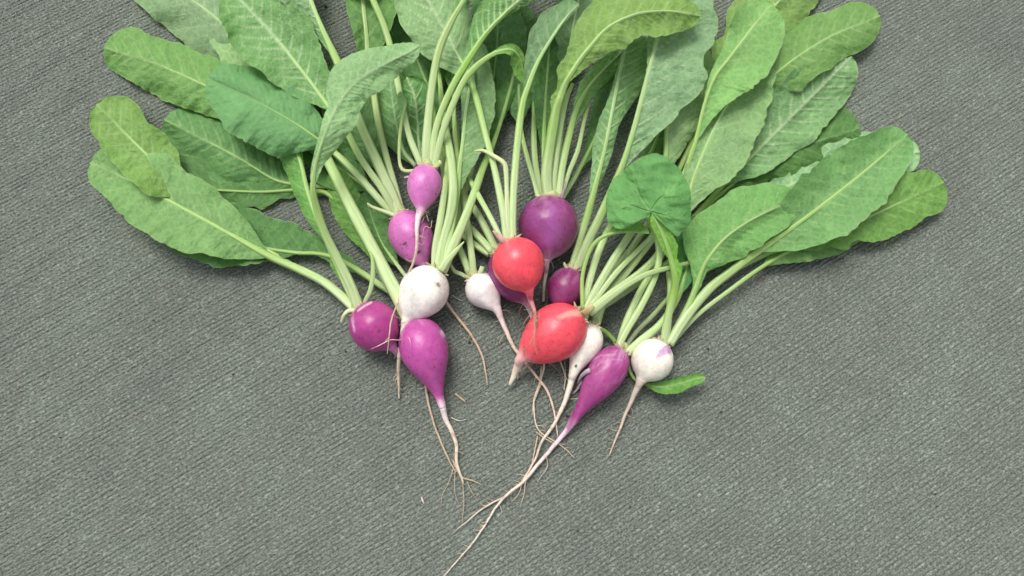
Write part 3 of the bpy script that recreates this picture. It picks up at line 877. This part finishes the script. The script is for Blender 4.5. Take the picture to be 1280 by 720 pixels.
# --- large white
F, fb = make_radish('largest white radish, egg-shaped, left of centre', (547, 336), (509, 399), 17, 30.5,
                    [(505, 410, 16, 7.5), (502, 430, 15, 6), (498, 450, 11, 5), (498, 472, 5, 4), (499, 499, 2, 1.6)],
                    (.84, .82, .74), neck=14, soil=.12, fat=.45, drop=.3, crowncol=(.50, .60, .25), pale=(.80, .74, .64), tipcol=(.58, .48, .36), nlen=14, lump=.012,
                    paint=[([(547, 355, 1.3), (548, 357, 1)], (.16, .10, .06), .9, 1.6), ([(541, 350, .3), (551, 362, .2)], (.45, .36, .28), .5, 1.2)])
make_leaf(F, 'm', [(549, 340, 16, 7), (560, 290, 17, 7), (569, 240, 18, 7), (571, 200, 18, 6), (568, 160, 17, 6), (567, 120, 16, 5, 0, 0), (566, 95, 16, 4, 12, 12), (566, 60, 14, 2, 0, 0)])
make_leaf(F, 'd', [(553, 340, 20, 11), (566, 308, 22, 11), (580, 275, 23, 11), (593, 240, 22, 10), (604, 208, 18, 9, 0, 0), (616, 180, 14, 8, 8, 0), (628, 145, 12, 7, 24, 4), (638, 110, 11, 6, 24, 8), (646, 75, 10, 4, 20, 14), (652, 45, 10, 1, 0, 0)])
make_leaf(F, 'm', [(543, 340, 18, 9), (544, 310, 20, 9), (551, 270, 22, 9.5), (556, 235, 22, 9), (560, 200, 20, 8), (558, 165, 17, 6)])
make_leaf(F, 'u', [(551, 340, 18, 8), (562, 295, 21, 8), (570, 250, 23, 8, 0, 0), (574, 210, 24, 8, 0, 16), (578, 180, 25, 7, 1, 30), (582, 140, 26, 6, 5, 36), (588, 105, 24, 5, 14, 30), (593, 72, 22, 3, 15, 18), (596, 50, 20, 1, 0, 0)], tilt=(0, -.2))
make_leaf(F, 'd', [(546, 342, 18, 12), (553, 305, 21, 11.5), (562, 270, 24, 11), (566, 240, 26, 11), (564, 205, 26, 10.5), (558, 170, 24, 10), (553, 140, 20, 8), (550, 105, 18, 6, 0, 0), (546, 70, 17, 5, 20, 20), (540, 30, 16, 4, 30, 30), (535, 0, 15, 2, 20, 20), (533, -15, 15, 1, 0, 0)])
make_leaf(F, 'b', [(551, 338, 22, 9), (560, 325, 25, 8), (571, 312, 27, 5), (580, 302, 28, 1.5)], mid=(.45, .62, .22))
for r_ in ([(504, 425, 20, 1.4), (497, 425, 24, 1.4), (487, 425, 27.5, 1.3), (475, 431, 27, 1.1), (463, 437, 22, .6)], [(505, 418, 18, 1.1), (512, 424, 27, .9), (513, 432, 27, .5)], [(499, 407, 16, 1), (502, 404, 18, 1), (506, 402, 20, .6)]):
    tube('rootlet', r_, fb, (.66, .52, .48))

# (leaves that run out past the sides)
make_leaf(E, 'm', [(510, 402, 6, 8), (496, 370, 6, 8), (480, 338, 6, 8), (460, 300, 6, 8), (436, 257, 6, 7), (415, 235, 5, 6), (385, 232, 5, 6, 0, 0), (345, 225, 6, 5, 26, 26), (300, 198, 7, 4, 40, 38), (250, 172, 7, 3, 38, 36), (205, 150, 6, 1, 0, 0)], colr=(0.127, 0.292, 0.089))

for kd, pth, wd_, st_, kw in (
        ('d', [(510, 402, 6), (496, 370, 7), (480, 338, 7), (460, 300, 7), (436, 258, 6), (390, 238, 4), (320, 240, 4), (230, 235, 4), (150, 228, 4)], 40, .42, {}),
        ('m', [(510, 402, 6), (496, 370, 7), (480, 338, 7), (460, 300, 8), (436, 255, 8), (416, 214, 8), (390, 185, 9), (345, 150, 10), (280, 118, 11), (200, 82, 9), (130, 60, 7)], 38, .42, {}),
        ('u', [(510, 402, 6), (496, 370, 7), (480, 338, 7), (460, 300, 8), (436, 255, 8), (416, 214, 8), (400, 180, 8), (345, 95, 10), (285, 35, 12), (225, -10, 11), (160, -45, 9)], 50, .40, {})):
    lyrate(E, kd, pth, wd_, st_, **kw)

# --- small white with a long tail
G, gb = make_radish('small white onion-shaped radish left of the round red one', (590, 345), (621, 386), 10, 21.5,
                    [(626, 398, 8, 7), (633, 415, 6, 5.5), (641, 432, 4.5, 5), (652, 447, 4.5, 4.2), (668, 467, 4, 3.4), (684, 488, 3, 3), (692, 510, 2.6, 2.6), (695, 528, 2.4, 2.2), (697, 546, 2.2, 1)],
                    (.80, .76, .72), neck=11, soil=.12, fat=.44, drop=.5, crowncol=(.52, .60, .30), pale=(.76, .66, .62), tipcol=(.62, .48, .38), nlen=14, lump=.012)
make_leaf(G, 'm', [(589, 350, 10, 8), (580, 325, 10, 8.5), (570, 300, 9, 8), (562, 270, 8, 7)])
make_leaf(G, 'm', [(592, 350, 10, 9.5), (590, 325, 12, 9), (586, 295, 13, 9), (582, 265, 13, 8), (578, 235, 12, 8), (574, 200, 10, 7), (570, 150, 8, 5)])
make_leaf(G, 'm', [(588, 350, 11, 4), (577, 343, 12, 5), (568, 339, 12, 5), (563, 330, 12, 3)], mid=(.50, .62, .32))
make_leaf(G, 'm', [(595, 349, 12, 5), (600, 341, 15, 6), (603, 333, 16, 6)], mid=(.50, .62, .32))
tube('dry_leaf_base', [(588, 352, 15, 4), (585, 360, 14, 3.5), (585, 368, 11, 3), (589, 372, 8, 2)], gb, (.70, .62, .52))
for r_ in ([(633, 418, 5, 1.2), (626, 423, 3, .9), (624, 430, 2, .5)], [(628, 388, 6, 1), (634, 388, 4, .9), (639, 392, 2, .5)]):
    tube('rootlet', r_, gb, TAN)

for kd, pth, wd_, st_, kw in (
        ('d', [(553, 335, 12), (575, 260, 11), (598, 180, 8), (615, 110, 6), (622, 50, 6), (620, -15, 6)], 34, .45, {}),
        ('d', [(549, 335, 10), (556, 250, 8), (548, 170, 6), (528, 100, 5), (490, 40, 5), (470, -5, 5)], 34, .45, {})):
    lyrate(F, kd, pth, wd_, st_, **kw)

# --- round red
H, hb = make_radish('round coral-red radish in the centre, lying on a purple one', (636, 300), (661, 363), 31, 32.5,
                    [(663, 374, 27, 7), (668, 388, 27, 4.5), (670, 398, 31, 2.2), (669, 410, 34, 1.6)],
                    RED, neck=11, fat=.47, crowncol=(.62, .30, .28), pale=(.62, .20, .27), tipcol=(.45, .22, .18), nlen=14, lump=.015, pl=1.1)
make_leaf(H, 'm', [(629, 304, 30, 7), (612, 270, 28, 7), (597, 243, 22, 7), (582, 215, 15, 6)])
make_leaf(H, 'U', [(634, 306, 33, 9), (628, 262, 36, 8.5), (618, 212, 37, 8), (607, 170, 36, 8), (597, 130, 33, 8, 0, 0), (587, 97, 30, 7, 6, 6), (573, 70, 29, 6, 30, 22), (560, 45, 28, 5, 42, 35), (545, 18, 28, 4, 46, 45), (530, -10, 27, 3, 40, 45), (515, -40, 26, 1, 0, 0)], tilt=(-.05, -.1), nv=17)
make_leaf(H, 'u', [(641, 305, 33, 9), (641, 255, 37, 9), (645, 195, 38, 9), (652, 135, 38, 8.5, 0, 0), (661, 105, 38, 8, 6, 0), (672, 78, 38, 7, 17, 0), (685, 55, 38, 6, 28, 1), (700, 32, 37, 5, 29, 2), (713, 16, 36, 3, 19, 3), (724, 5, 35, 1, 0, 0)], tilt=(.25, -.3), colr=(0.159, 0.298, 0.121))
make_leaf(H, 'm', [(636, 305, 33, 6), (634, 265, 36, 6), (633, 230, 38, 5.5), (632, 212, 39, 6.5), (629, 203, 40, 6), (615, 194, 40, 5.5), (603, 188, 40, 4), (593, 189, 39, 1.5)], mid=(.58, .62, .33), base=(.60, .68, .42))
tube('dry_leaf_base', [(634, 304, 36, 9), (626, 298, 38, 8), (621, 293, 39, 5), (616, 288, 40, 2)], hb, (.58, .33, .30))
for r_ in ([(668, 386, 26, 2), (668, 400, 33, 2.0), (669, 415, 34.5, 1.7), (664, 428, 34, 1.6), (655, 440, 30, 1.2)], [(668, 412, 34.5, 1.6), (668, 430, 34.5, 1.4), (672, 444, 33, 1)],
           [(666, 390, 28, 1.3), (659, 398, 28, 1.1), (653, 408, 24, .8), (648, 415, 18, .5)], [(669, 405, 33.5, 1.3), (674, 396, 31, 1), (674, 390, 28, .6)],
           [(656, 377, 22, 1.2), (651, 385, 16, 1), (649, 395, 10, .7)]):
    tube('rootlet', r_, hb, (.40, .20, .13))

# --- oblong red
Lr, lb = make_radish('oblong red radish with a pale scar, front centre', (727, 392), (653, 446), 17, 35,
                     [(649, 454, 12, 11), (644, 465, 8, 8), (641, 473, 6, 6.5), (637, 481, 4, 3.5)],
                     (.73, .072, .10), neck=14, fat=.45, p=.95, drop=.3, crowncol=(.68, .30, .28), pale=(.72, .44, .42), tipcol=(.74, .66, .50), nlen=6, lump=.02, pl=.9,
                     paint=[([(727, 391, 3.5), (716, 391, 3), (706, 394, 1.6), (698, 398, .4)], (.70, .36, .30), .75, 2.2)])
make_leaf(Lr, 'd', [(729, 386, 16, 9), (737, 350, 18, 9), (748, 315, 18, 9), (763, 280, 16, 9), (782, 245, 12, 8), (800, 215, 10, 7, 0, 0), (815, 188, 10, 6, 16, 16), (826, 160, 9, 4, 20, 20), (834, 130, 8, 1, 0, 0)])
make_leaf(Lr, 'u', [(731, 389, 18, 10), (746, 360, 20, 10), (765, 327, 21, 10), (785, 296, 20, 9), (808, 258, 18, 8), (826, 222, 18, 8, 0, 0), (832, 195, 20, 8, 2, 18), (833, 165, 22, 7, 3, 36), (838, 130, 24, 6, 5, 48), (845, 95, 24, 5, 10, 46), (852, 70, 24, 4, 10, 37), (862, 40, 22, 1, 0, 0)], colr=(0.254, 0.432, 0.191), tilt=(0, -.1))
make_leaf(Lr, 'u', [(735, 390, 18, 10), (765, 366, 18, 10), (800, 341, 15, 10), (822, 318, 14, 9), (845, 280, 14, 9, 0, 0), (858, 252, 16, 8, 4, 14), (868, 220, 18, 7.5, 14, 42), (882, 185, 19, 7, 18, 52), (898, 150, 19, 6, 16, 56), (915, 120, 18, 5, 25, 50), (935, 85, 16, 3, 30, 35), (950, 60, 15, 1, 0, 0)], colr=(0.210, 0.368, 0.140), nv=18, tilt=(-.1, -.05))
make_leaf(Lr, 'y', [(732, 390, 19, 7), (768, 343, 19, 7), (800, 310, 16, 6.5), (816, 292, 14, 6), (845, 240, 14, 6), (868, 180, 20, 6, 0, 0), (880, 132, 25, 6, 1, 22), (893, 97, 27, 6, 6, 44), (912, 72, 27, 5, 14, 52), (940, 35, 25, 4, 30, 45), (965, 5, 22, 1, 0, 0)], colr=(0.191, 0.394, 0.114), tilt=(-.1, .0))
make_leaf(Lr, 'm', [(737, 392, 20, 9), (760, 373, 24, 8.5), (785, 355, 26, 8), (810, 342, 26, 7), (835, 335, 24, 6), (850, 331, 18, 5), (872, 326, 12, 4)])
make_leaf(Lr, 'b', [(728, 387, 20, 5), (728, 345, 24, 5), (738, 312, 28, 5), (752, 297, 31, 5, 0, 0), (770, 291, 33, 4, 9, 2), (790, 290, 34, 3, 13, 1), (812, 292, 33, 1, 0, 0)], colr=(0.165, 0.356, 0.089), base=(.36, .52, .16))
make_leaf(Lr, 'm', [(730, 391, 24, 8), (736, 386, 27, 10), (741, 381, 28, 8)], base=(.50, .42, .22), mid=(.50, .55, .20))
for r_ in ([(661, 448, 8, 2), (658, 458, 5, 1.3), (650, 468, 3, .6)], [(684, 452, 5, 1.3), (690, 456, 3, .9), (696, 462, 2, .5)]):
    tube('rootlet', r_, lb, TAN)

make_leaf(Lr, 'U', [(736, 391, 14, 8), (790, 350, 9, 8), (850, 290, 7, 7), (900, 235, 7, 6, 0, 0), (940, 195, 8, 5, 30, 28), (985, 150, 8, 4, 42, 40), (1030, 105, 8, 3, 36, 34), (1065, 70, 7, 1, 0, 0)], colr=(0.171, 0.343, 0.127))

for kd, pth, wd_, st_, kw in (
        ('d', [(738, 392, 8), (800, 340, 5), (870, 270, 4), (930, 220, 4), (1000, 185, 4), (1075, 160, 4)], 40, .42, {}),
        ('m', [(738, 390, 12), (800, 320, 12), (860, 230, 13), (905, 160, 14), (960, 100, 15), (1030, 50, 13), (1100, 20, 10)], 36, .45, {}),
        ('y', [(737, 390, 10), (790, 310, 9), (845, 220, 9), (885, 130, 10), (925, 60, 11), (975, 0, 11), (1020, -50, 9)], 44, .45, {}),
        ('U', [(738, 392, 6), (810, 345, 5), (890, 290, 5), (960, 245, 5), (1060, 205, 6), (1150, 190, 6)], 34, .42, {})):
    lyrate(Lr, kd, pth, wd_, st_, **kw)

# --- small white elongated beside it
Mw, mb = make_radish('small white pear-shaped radish beside the oblong red one', (742, 405), (717, 466), 10, 20.5,
                     [(715, 474, 8, 8.5), (710, 492, 6, 6.5), (702, 512, 4, 5), (690, 533, 3, 4), (677, 553, 3.4, 3.2), (669, 575, 3.2, 2.6), (652, 601, 2.4, 2.4), (634, 618, 2.4, 2.2), (608, 633, 1.8, 2), (588, 648, 1.6, 1.6), (568, 664, 1.5, .8)],
                     (.80, .77, .67), neck=12, soil=.12, fat=.38, drop=.75, crowncol=(.50, .58, .28), pale=(.76, .70, .58), tipcol=(.60, .50, .40), nlen=18, lump=.015,
                     paint=[([(720, 457, .9), (720, 458, .9)], (.10, .05, .03), 1, 1.4)])
make_leaf(Mw, 'm', [(741, 410, 9, 14), (748, 388, 10, 14), (758, 362, 10, 13), (772, 335, 10, 11), (790, 310, 8, 9), (810, 280, 6, 8)])
make_leaf(Mw, 'd', [(744, 411, 9, 5), (753, 412, 8, 5), (762, 419, 6, 5), (770, 428, 5, 5)], base=(.24, .38, .10), mid=(.24, .38, .10))
for r_ in ([(672, 545, 2.8, 1.6), (669, 560, 2.4, 1.8), (663, 588, 2.2, 1.8), (657, 600, 3.4, 1.5), (655, 615, 2, 1.2), (650, 634, 1.6, .6)], [(714, 480, 5, 1.4), (707, 470, 4, 1.2), (706, 450, 4, 1)],
           [(670, 540, 2.8, 1.6), (690, 553, 3.4, 1.4), (705, 556, 2, 1.0)]):
    tube('rootlet', r_, mb, (.52, .40, .30))

# --- elongated purple with the longest root
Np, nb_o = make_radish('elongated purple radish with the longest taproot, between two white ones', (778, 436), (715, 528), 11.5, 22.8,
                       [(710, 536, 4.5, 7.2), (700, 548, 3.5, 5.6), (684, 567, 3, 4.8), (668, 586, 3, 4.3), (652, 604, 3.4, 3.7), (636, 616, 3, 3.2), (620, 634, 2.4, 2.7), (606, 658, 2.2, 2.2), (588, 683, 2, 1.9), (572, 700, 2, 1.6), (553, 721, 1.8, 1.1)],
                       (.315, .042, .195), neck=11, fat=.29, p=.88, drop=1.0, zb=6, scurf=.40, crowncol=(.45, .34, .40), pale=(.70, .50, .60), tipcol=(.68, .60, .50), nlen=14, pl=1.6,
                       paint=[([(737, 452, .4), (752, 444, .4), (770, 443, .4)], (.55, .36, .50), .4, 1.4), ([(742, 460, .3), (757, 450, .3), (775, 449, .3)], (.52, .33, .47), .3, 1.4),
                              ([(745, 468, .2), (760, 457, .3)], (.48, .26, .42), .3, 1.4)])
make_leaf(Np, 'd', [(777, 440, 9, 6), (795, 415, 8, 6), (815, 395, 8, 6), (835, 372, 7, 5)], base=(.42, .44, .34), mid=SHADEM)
make_leaf(Np, 'm', [(771, 442, 11, 9), (783, 402, 12, 9), (799, 367, 12, 9), (815, 338, 11, 8), (835, 305, 9, 7)])
make_leaf(Np, 't', [(780, 444, 12, 10), (800, 426, 14, 10), (825, 405, 15, 9), (846, 374, 13, 8, 0, 0), (856, 345, 11, 6, 16, 12), (866, 305, 9, 4, 24, 24), (875, 270, 8, 1, 0, 0)])
make_leaf(Np, 'm', [(769, 442, 12, 7), (783, 413, 15, 8), (800, 385, 18, 8), (815, 355, 21, 8), (823, 328, 23, 8), (823, 305, 24, 8), (817, 288, 24, 7), (808, 270, 24, 5)])
for r_ in ([(737, 463, 18, 7), (729, 468, 14, 5), (724, 474, 9, 3), (722, 480, 5, 2)], [(727, 477, 7, 4), (722, 486, 3, 3), (716, 493, 2, 1.5)]):
    tube('peeling_skin', r_, nb_o, (.46, .36, .44))
for r_ in ([(726, 492, 7, 1.2), (723, 498, 4, 1.1), (712, 499, 2, .7)], [(653, 603, 3, 1), (648, 618, 2, .8), (640, 626, 1.6, .4)], [(683, 570, 3, 1), (684, 584, 2, .9), (672, 602, 1.6, .4)], [(624, 630, 2.4, .8), (627, 640, 1.6, .6), (621, 646, 1.4, .3)]):
    tube('rootlet', r_, nb_o, (.60, .50, .42))

# --- white one with the purple flash
O, ob = make_radish('round white radish with a purple flash, rightmost of all', (828, 427), (802, 474), 12, 26,
                    [(797, 484, 9, 8), (791, 497, 6, 5.5), (783, 515, 3.6, 4.2), (775, 535, 2.8, 3.2), (768, 552, 2.4, 2.4), (762, 569, 2, 1.4)],
                    (.78, .76, .64), neck=12, soil=.12, fat=.5, drop=.06, crowncol=(.50, .55, .25), pale=(.66, .56, .46), tipcol=(.52, .42, .33), nlen=10, lump=.012,
                    paint=[([(833, 437, 5.0), (827, 441, 3.4), (820, 447, .6)], (.52, .28, .52), .9, 1.1), ([(837, 440, 1), (837, 441, 1)], (.34, .12, .36), .7, 2.5), ([(804, 470, .2), (809, 455, .2), (819, 446, .3)], (.62, .50, .52), .35, 1.0)])
make_leaf(O, 'b', [(822, 438, 6, 4), (795, 440, 5, 4), (786, 455, 5, 4), (792, 472, 5, 4), (806, 480, 6, 3, 2, 2), (825, 484, 9, 2.5, 7, 8), (845, 481, 10, 2, 9, 12), (866, 475, 10, 1.5, 8, 8), (882, 472, 10, 1, 0, 0)], colr=(0.108, 0.279, 0.051), base=(.25, .42, .12), serr=0, ruf=.6, cup=.5, label='small spoon-shaped seed leaf lying on the carpet')
make_leaf(O, 'm', [(838, 430, 10, 6), (870, 395, 9, 6), (910, 364, 9, 5.5), (950, 335, 9, 5, 0, 0), (990, 312, 10, 5, 20, 18), (1040, 290, 10, 4, 34, 32), (1085, 272, 10, 2, 20, 20), (1105, 265, 10, 1, 0, 0)])
make_leaf(O, 'm', [(836, 430, 14, 12), (857, 396, 14, 12), (885, 362, 13, 11), (912, 340, 13, 11), (945, 315, 14, 10, 0, 0), (985, 288, 16, 8, 32, 32), (1030, 255, 18, 7, 46, 48), (1080, 215, 18, 5, 45, 45), (1115, 185, 16, 3, 28, 28), (1135, 168, 14, 1, 0, 0)], colr=(0.159, 0.330, 0.102))
lyrate(O, 'b', [(836, 430, 8), (857, 396, 8), (885, 362, 7), (912, 341, 6), (955, 318, 8), (1020, 300, 12), (1110, 260, 12), (1180, 228, 10)], 36, .42)
make_leaf(O, 'y', [(834, 430, 12, 9), (857, 390, 14, 9, 0, 0), (871, 355, 17, 8, 5, 7), (877, 338, 19, 7, 16, 7), (886, 322, 21, 6, 42, 20), (905, 299, 23, 5, 46, 33), (932, 279, 23, 4, 44, 36), (965, 262, 22, 3, 34, 28), (1000, 250, 20, 1, 0, 0)], colr=(0.159, 0.368, 0.095), tilt=(-.15, -.1))
make_leaf(O, 'm', [(832, 432, 14, 8), (836, 395, 16, 8), (838, 362, 17, 8), (836, 340, 16, 7)])
rs_ = make_leaf(O, 'b', [(829, 432, 14, 10), (834, 400, 18, 10), (842, 366, 22, 10, 0, 0), (844, 352, 25, 10, 2, 5), (842, 338, 28, 9.5, 4, 12), (839, 326, 30, 9, 2, 7), (835, 312, 33, 8, 7, 13), (829, 296, 36, 7, 9, 12), (822, 280, 39, 5, 8, 10), (815, 268, 41, 3, 0, 0)], colr=(.20, .43, .07), mid=(.30, .48, .10))
round_blade(rs_, (813, 264), [(814, 268), (807, 273), (799, 277), (786, 284), (774, 286), (761, 278), (756, 265), (760, 244), (771, 223), (785, 206), (799, 197), (813, 194), (830, 197), (843, 204), (855, 218), (860, 233), (862, 254), (865, 268), (864, 279), (849, 290), (845, 298), (835, 289), (826, 279), (816, 268)],
            42, (.125, .325, .095), (.30, .50, .20), [(-122, 72, 1.5), (-170, 52, .8), (-52, 58, .9), (22, 40, .7)])

# --- purple at far left with the broad leaf
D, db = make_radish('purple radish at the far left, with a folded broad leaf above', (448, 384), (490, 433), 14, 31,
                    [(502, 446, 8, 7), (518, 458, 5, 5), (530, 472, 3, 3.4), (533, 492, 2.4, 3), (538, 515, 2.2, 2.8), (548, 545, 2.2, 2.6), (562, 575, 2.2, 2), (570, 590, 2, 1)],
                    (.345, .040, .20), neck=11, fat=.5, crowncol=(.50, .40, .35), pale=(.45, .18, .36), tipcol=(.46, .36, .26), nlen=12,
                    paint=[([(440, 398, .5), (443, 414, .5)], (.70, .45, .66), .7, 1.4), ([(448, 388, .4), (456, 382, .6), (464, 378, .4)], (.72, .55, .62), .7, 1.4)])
make_leaf(D, 'b', [(448, 388, 14, 10), (433, 356, 17, 9.5, 0, 0), (427, 344, 18, 9, 7, 0), (420, 328, 19, 9, 9, 0), (414, 315, 20, 9, 1, 0), (408, 302, 20, 9, 2, 0), (395, 270, 20, 8.5, 14, 0), (384, 238, 20, 8, 17, 2), (377, 208, 20, 7, 20, 3), (368, 180, 20, 6, 24, 10), (350, 140, 18, 4, 25, 20), (335, 110, 15, 1, 0, 0)], tilt=(-.3, 0))
make_leaf(D, 'm', [(447, 390, 14, 12), (424, 368, 12, 11), (402, 351, 10, 10), (372, 336, 9, 10), (340, 322, 10, 9, 0, 0), (300, 300, 12, 8, 30, 25), (250, 272, 14, 7, 48, 42), (190, 240, 14, 5, 50, 48), (140, 215, 12, 3, 30, 32), (112, 203, 10, 1, 0, 0)], colr=(0.159, 0.330, 0.108))
make_leaf(D, 'u', [(450, 389, 15, 13), (438, 357, 20, 11.5), (421, 322, 26, 11), (406, 292, 32, 10), (396, 262, 38, 9, 0, 0), (391, 236, 44, 8, 2, 2), (394, 208, 47, 6, 5, 9), (402, 180, 50, 4.5, 6, 22), (412, 152, 52, 4, 9, 29), (420, 136, 52, 3.8, 10, 30), (425, 128, 53, 3.6, 24, 30), (440, 108, 53, 3, 35, 27), (462, 92, 53, 2.6, 31, 24), (490, 76, 51, 2.2, 22, 20), (510, 66, 49, 1.6, 13, 13), (524, 57, 47, .8, 0, 0)], tilt=(-.15, -.2), nv=15, colr=(0.210, 0.394, 0.165), tipp=1.2, ribc=(.42, .56, .34))
lyrate(D, 'y', [(447, 389, 8), (424, 368, 6), (402, 351, 5), (372, 336, 4.5), (320, 305, 8), (250, 258, 11), (180, 190, 13), (120, 130, 11)], 36, .42)
make_leaf(D, 'm', [(455, 384, 16, 4), (457, 375, 18, 5), (463, 362, 20, 5.5), (466, 340, 22, 5.5), (465, 322, 23, 4), (461, 314, 23, 2)])
make_leaf(D, 'm', [(448, 390, 17, 6), (438, 388, 18, 6), (431, 393, 17, 5.5), (427, 403, 12, 5)], base=(.62, .66, .42), mid=(.62, .64, .42))

# --- smallest pink one at the top
A, ab = make_radish('small bright pink radish, topmost on the left, hanging over leaf stalks', (534, 207), (526, 262), 24, 21.5,
                    [(523, 272, 24, 7.5), (521, 288, 26, 5), (521, 308, 27, 4), (517, 328, 25, 3), (508, 348, 24, 2.2), (498, 376, 20, 2), (490, 398, 27, 2), (486, 420, 28.5, 1.8), (484, 443, 25, .8)],
                    (.56, .165, .44), neck=11, fat=.43, drop=.3, crowncol=(.55, .48, .35), pale=(.74, .58, .60), tipcol=(.48, .36, .26), nlen=16, lump=.012)
make_leaf(A, 'd', [(545, 205, 8, 6), (543, 150, 8, 6, 0, 0), (535, 110, 8, 5, 30, 25), (522, 75, 8, 4, 36, 30), (510, 35, 8, 3, 30, 30), (500, 5, 8, 1, 0, 0)])
make_leaf(A, 'u', [(520, 208, 10, 6), (505, 190, 9, 6, 8, 10), (498, 165, 9, 4, 24, 20), (492, 135, 10, 3, 26, 22), (488, 105, 10, 2, 14, 14), (486, 92, 10, 1, 0, 0)], colr=(0.152, 0.305, 0.102))
make_leaf(A, 'q', [(529, 208, 12, 6), (524, 180, 12, 5, 10, 8), (522, 150, 13, 4, 17, 14), (518, 120, 13, 3, 14, 20), (508, 96, 13, 1, 0, 0)], colr=(0.114, 0.267, 0.076))
make_leaf(A, 'm', [(528, 210, 20, 9), (513, 175, 22, 8), (504, 140, 22, 8), (496, 100, 20, 7.5), (488, 60, 20, 8), (478, 28, 22, 8), (466, 0, 24, 8, 0, 0), (455, -30, 24, 6, 30, 30), (440, -80, 22, 2, 0, 0)])
make_leaf(A, 'b', [(531, 211, 25, 5), (508, 214, 24, 4.5), (500, 206, 23, 4), (499, 180, 25, 4), (502, 150, 27, 4, 0, 0), (506, 130, 28, 3, 9, 3), (500, 114, 29, 1, 0, 0)], base=(.50, .52, .28), colr=(0.241, 0.419, 0.152))
make_leaf(A, 'b', [(538, 210, 26, 5), (546, 207, 28, 6), (551, 202, 30, 6)], base=(.50, .58, .28), mid=(.50, .60, .28))
make_leaf(A, 'b', [(543, 213, 22, 8), (553, 165, 32, 8), (575, 110, 40, 8), (592, 86, 43, 8, 0, 0), (612, 70, 45, 7, 2, 2), (628, 63, 45, 5, 6, 4), (641, 63, 43, 4, 9, 7), (650, 73, 38, 3, 6, 14), (657, 92, 33, 2, 4, 12), (669, 99, 31, 1, 0, 0)])
make_leaf(A, 'q', [(538, 213, 22, 9), (545, 160, 30, 9), (562, 115, 37, 9), (582, 80, 41, 9, 0, 0), (605, 45, 44, 8, 22, 2), (630, 18, 46, 7, 36, 4), (660, -8, 48, 6, 45, 12), (700, -45, 46, 3, 40, 30), (730, -75, 44, 1, 0, 0)], tilt=(-.1, -.4), nv=11, mid=(.28, .46, .10), ruf=1.0)
make_leaf(A, 'm', [(533, 214, 22, 11.5), (533, 180, 27, 11.5), (537, 130, 32, 10.5), (546, 72, 38, 9.5), (560, 35, 43, 8.5, 0, 0), (578, 3, 47, 7, 8, 1), (600, -35, 49, 6, 40, 30), (625, -80, 48, 3, 35, 30), (640, -110, 46, 1, 0, 0)], mid=(.44, .58, .24))
for r_ in ([(527, 262, 22, 1.2), (533, 268, 22, 1), (536, 277, 23, .5)], [(528, 264, 21, 1), (530, 272, 22, .8), (526, 279, 25, .4)], [(522, 266, 26, 1), (530, 264, 25, .9), (537, 266, 24, .4)], [(521, 300, 28, 1), (526, 306, 27, .7), (530, 303, 26, .4)]):
    tube('rootlet', r_, ab, (.50, .42, .34))
tube('dry_leaf_base', [(523, 219, 24, 4), (514, 220, 24, 3.5), (505, 222, 23, 2)], ab, (.50, .42, .38))

# ------------------------------------------------------------------ crumbs and fibres on the carpet
def fibre(label, pts, c):
    o = tube('dry_fibre', pts, None, c)
    o['label'] = label
    o['category'] = 'plant fibre'


fibre('short brown dry fibre right of the teardrop radish root', [(569, 492, 1.0, 2.2), (576, 498, 1.2, 2.6), (582, 503, 1.0, 1.4)], (.46, .34, .24))
fibre('thin pale curled fibre beside the white taproot', [(564, 522, 1.0, 1.3), (574, 526, 1.0, 1.3), (583, 524, 1.0, 1.0)], (.55, .50, .40))
fibre('tiny off-white scrap lying alone on the carpet', [(527, 621, 1.0, 1.8), (528, 625, 1.2, 2.4), (530, 629, 1.0, 1.2)], (.62, .56, .52))
fibre('grey fibre between the large and small white radishes', [(565, 369, 1.0, 1.2), (572, 373, 1.1, 1.2), (578, 376, 1.0, .7)], (.42, .40, .34))


def crumb(label, px, py, size):
    SEED[0] += 1
    r = np.random.default_rng(SEED[0])
    c, sc = at(np.array([px]), np.array([py]), np.array([.0006]))
    th = np.linspace(0, math.pi, 7)[:, None]
    ph = np.linspace(0, 2 * math.pi, 9, endpoint=False)[None]
    rr = size / 2 * sc[0] * (1 + .35 * r.uniform(-1, 1, (7, 9)))
    rr[0] = rr[0, 0]; rr[-1] = rr[-1, 0]
    V = np.stack([rr * np.sin(th) * np.cos(ph), rr * np.sin(th) * np.sin(ph) * .75, rr * np.cos(th) * .7], -1) + c[0]
    o = link('soil_crumb', grid_mesh('soil_crumb', V, True, None, M_SOIL))
    o['label'] = label
    o['category'] = 'soil'
    o['group'] = 'soil crumbs on the carpet'


crumb('dark soil crumb near the top left edge between leaves', 407, 8, 4)
crumb('dark soil crumb left of the far left purple radish', 432, 439, 2.6)
crumb('dark soil crumb at the right edge of the carpet', 901, 515, 3.4)
crumb('dark soil crumb beside the curved root below the large white radish', 587, 428, 3)
crumb('dark soil crumb right of the rightmost white radish', 885, 436, 3)
crumb('soil crumb under the long purple taproot', 709, 520, 4)
crumb('soil crumb in the lower right of the carpet', 722, 664, 2.6)
crumb('soil crumb below the teardrop radish, left of its root', 548, 490, 2.4)

rc = random.Random(5)
for i in range(15):
    x, y = rc.uniform(40, 1240), rc.uniform(400, 715)
    if 420 < x < 850 and y < 600:
        continue
    crumb('tiny dark soil crumb scattered on the bare carpet', x, y, rc.uniform(1.2, 2.6))
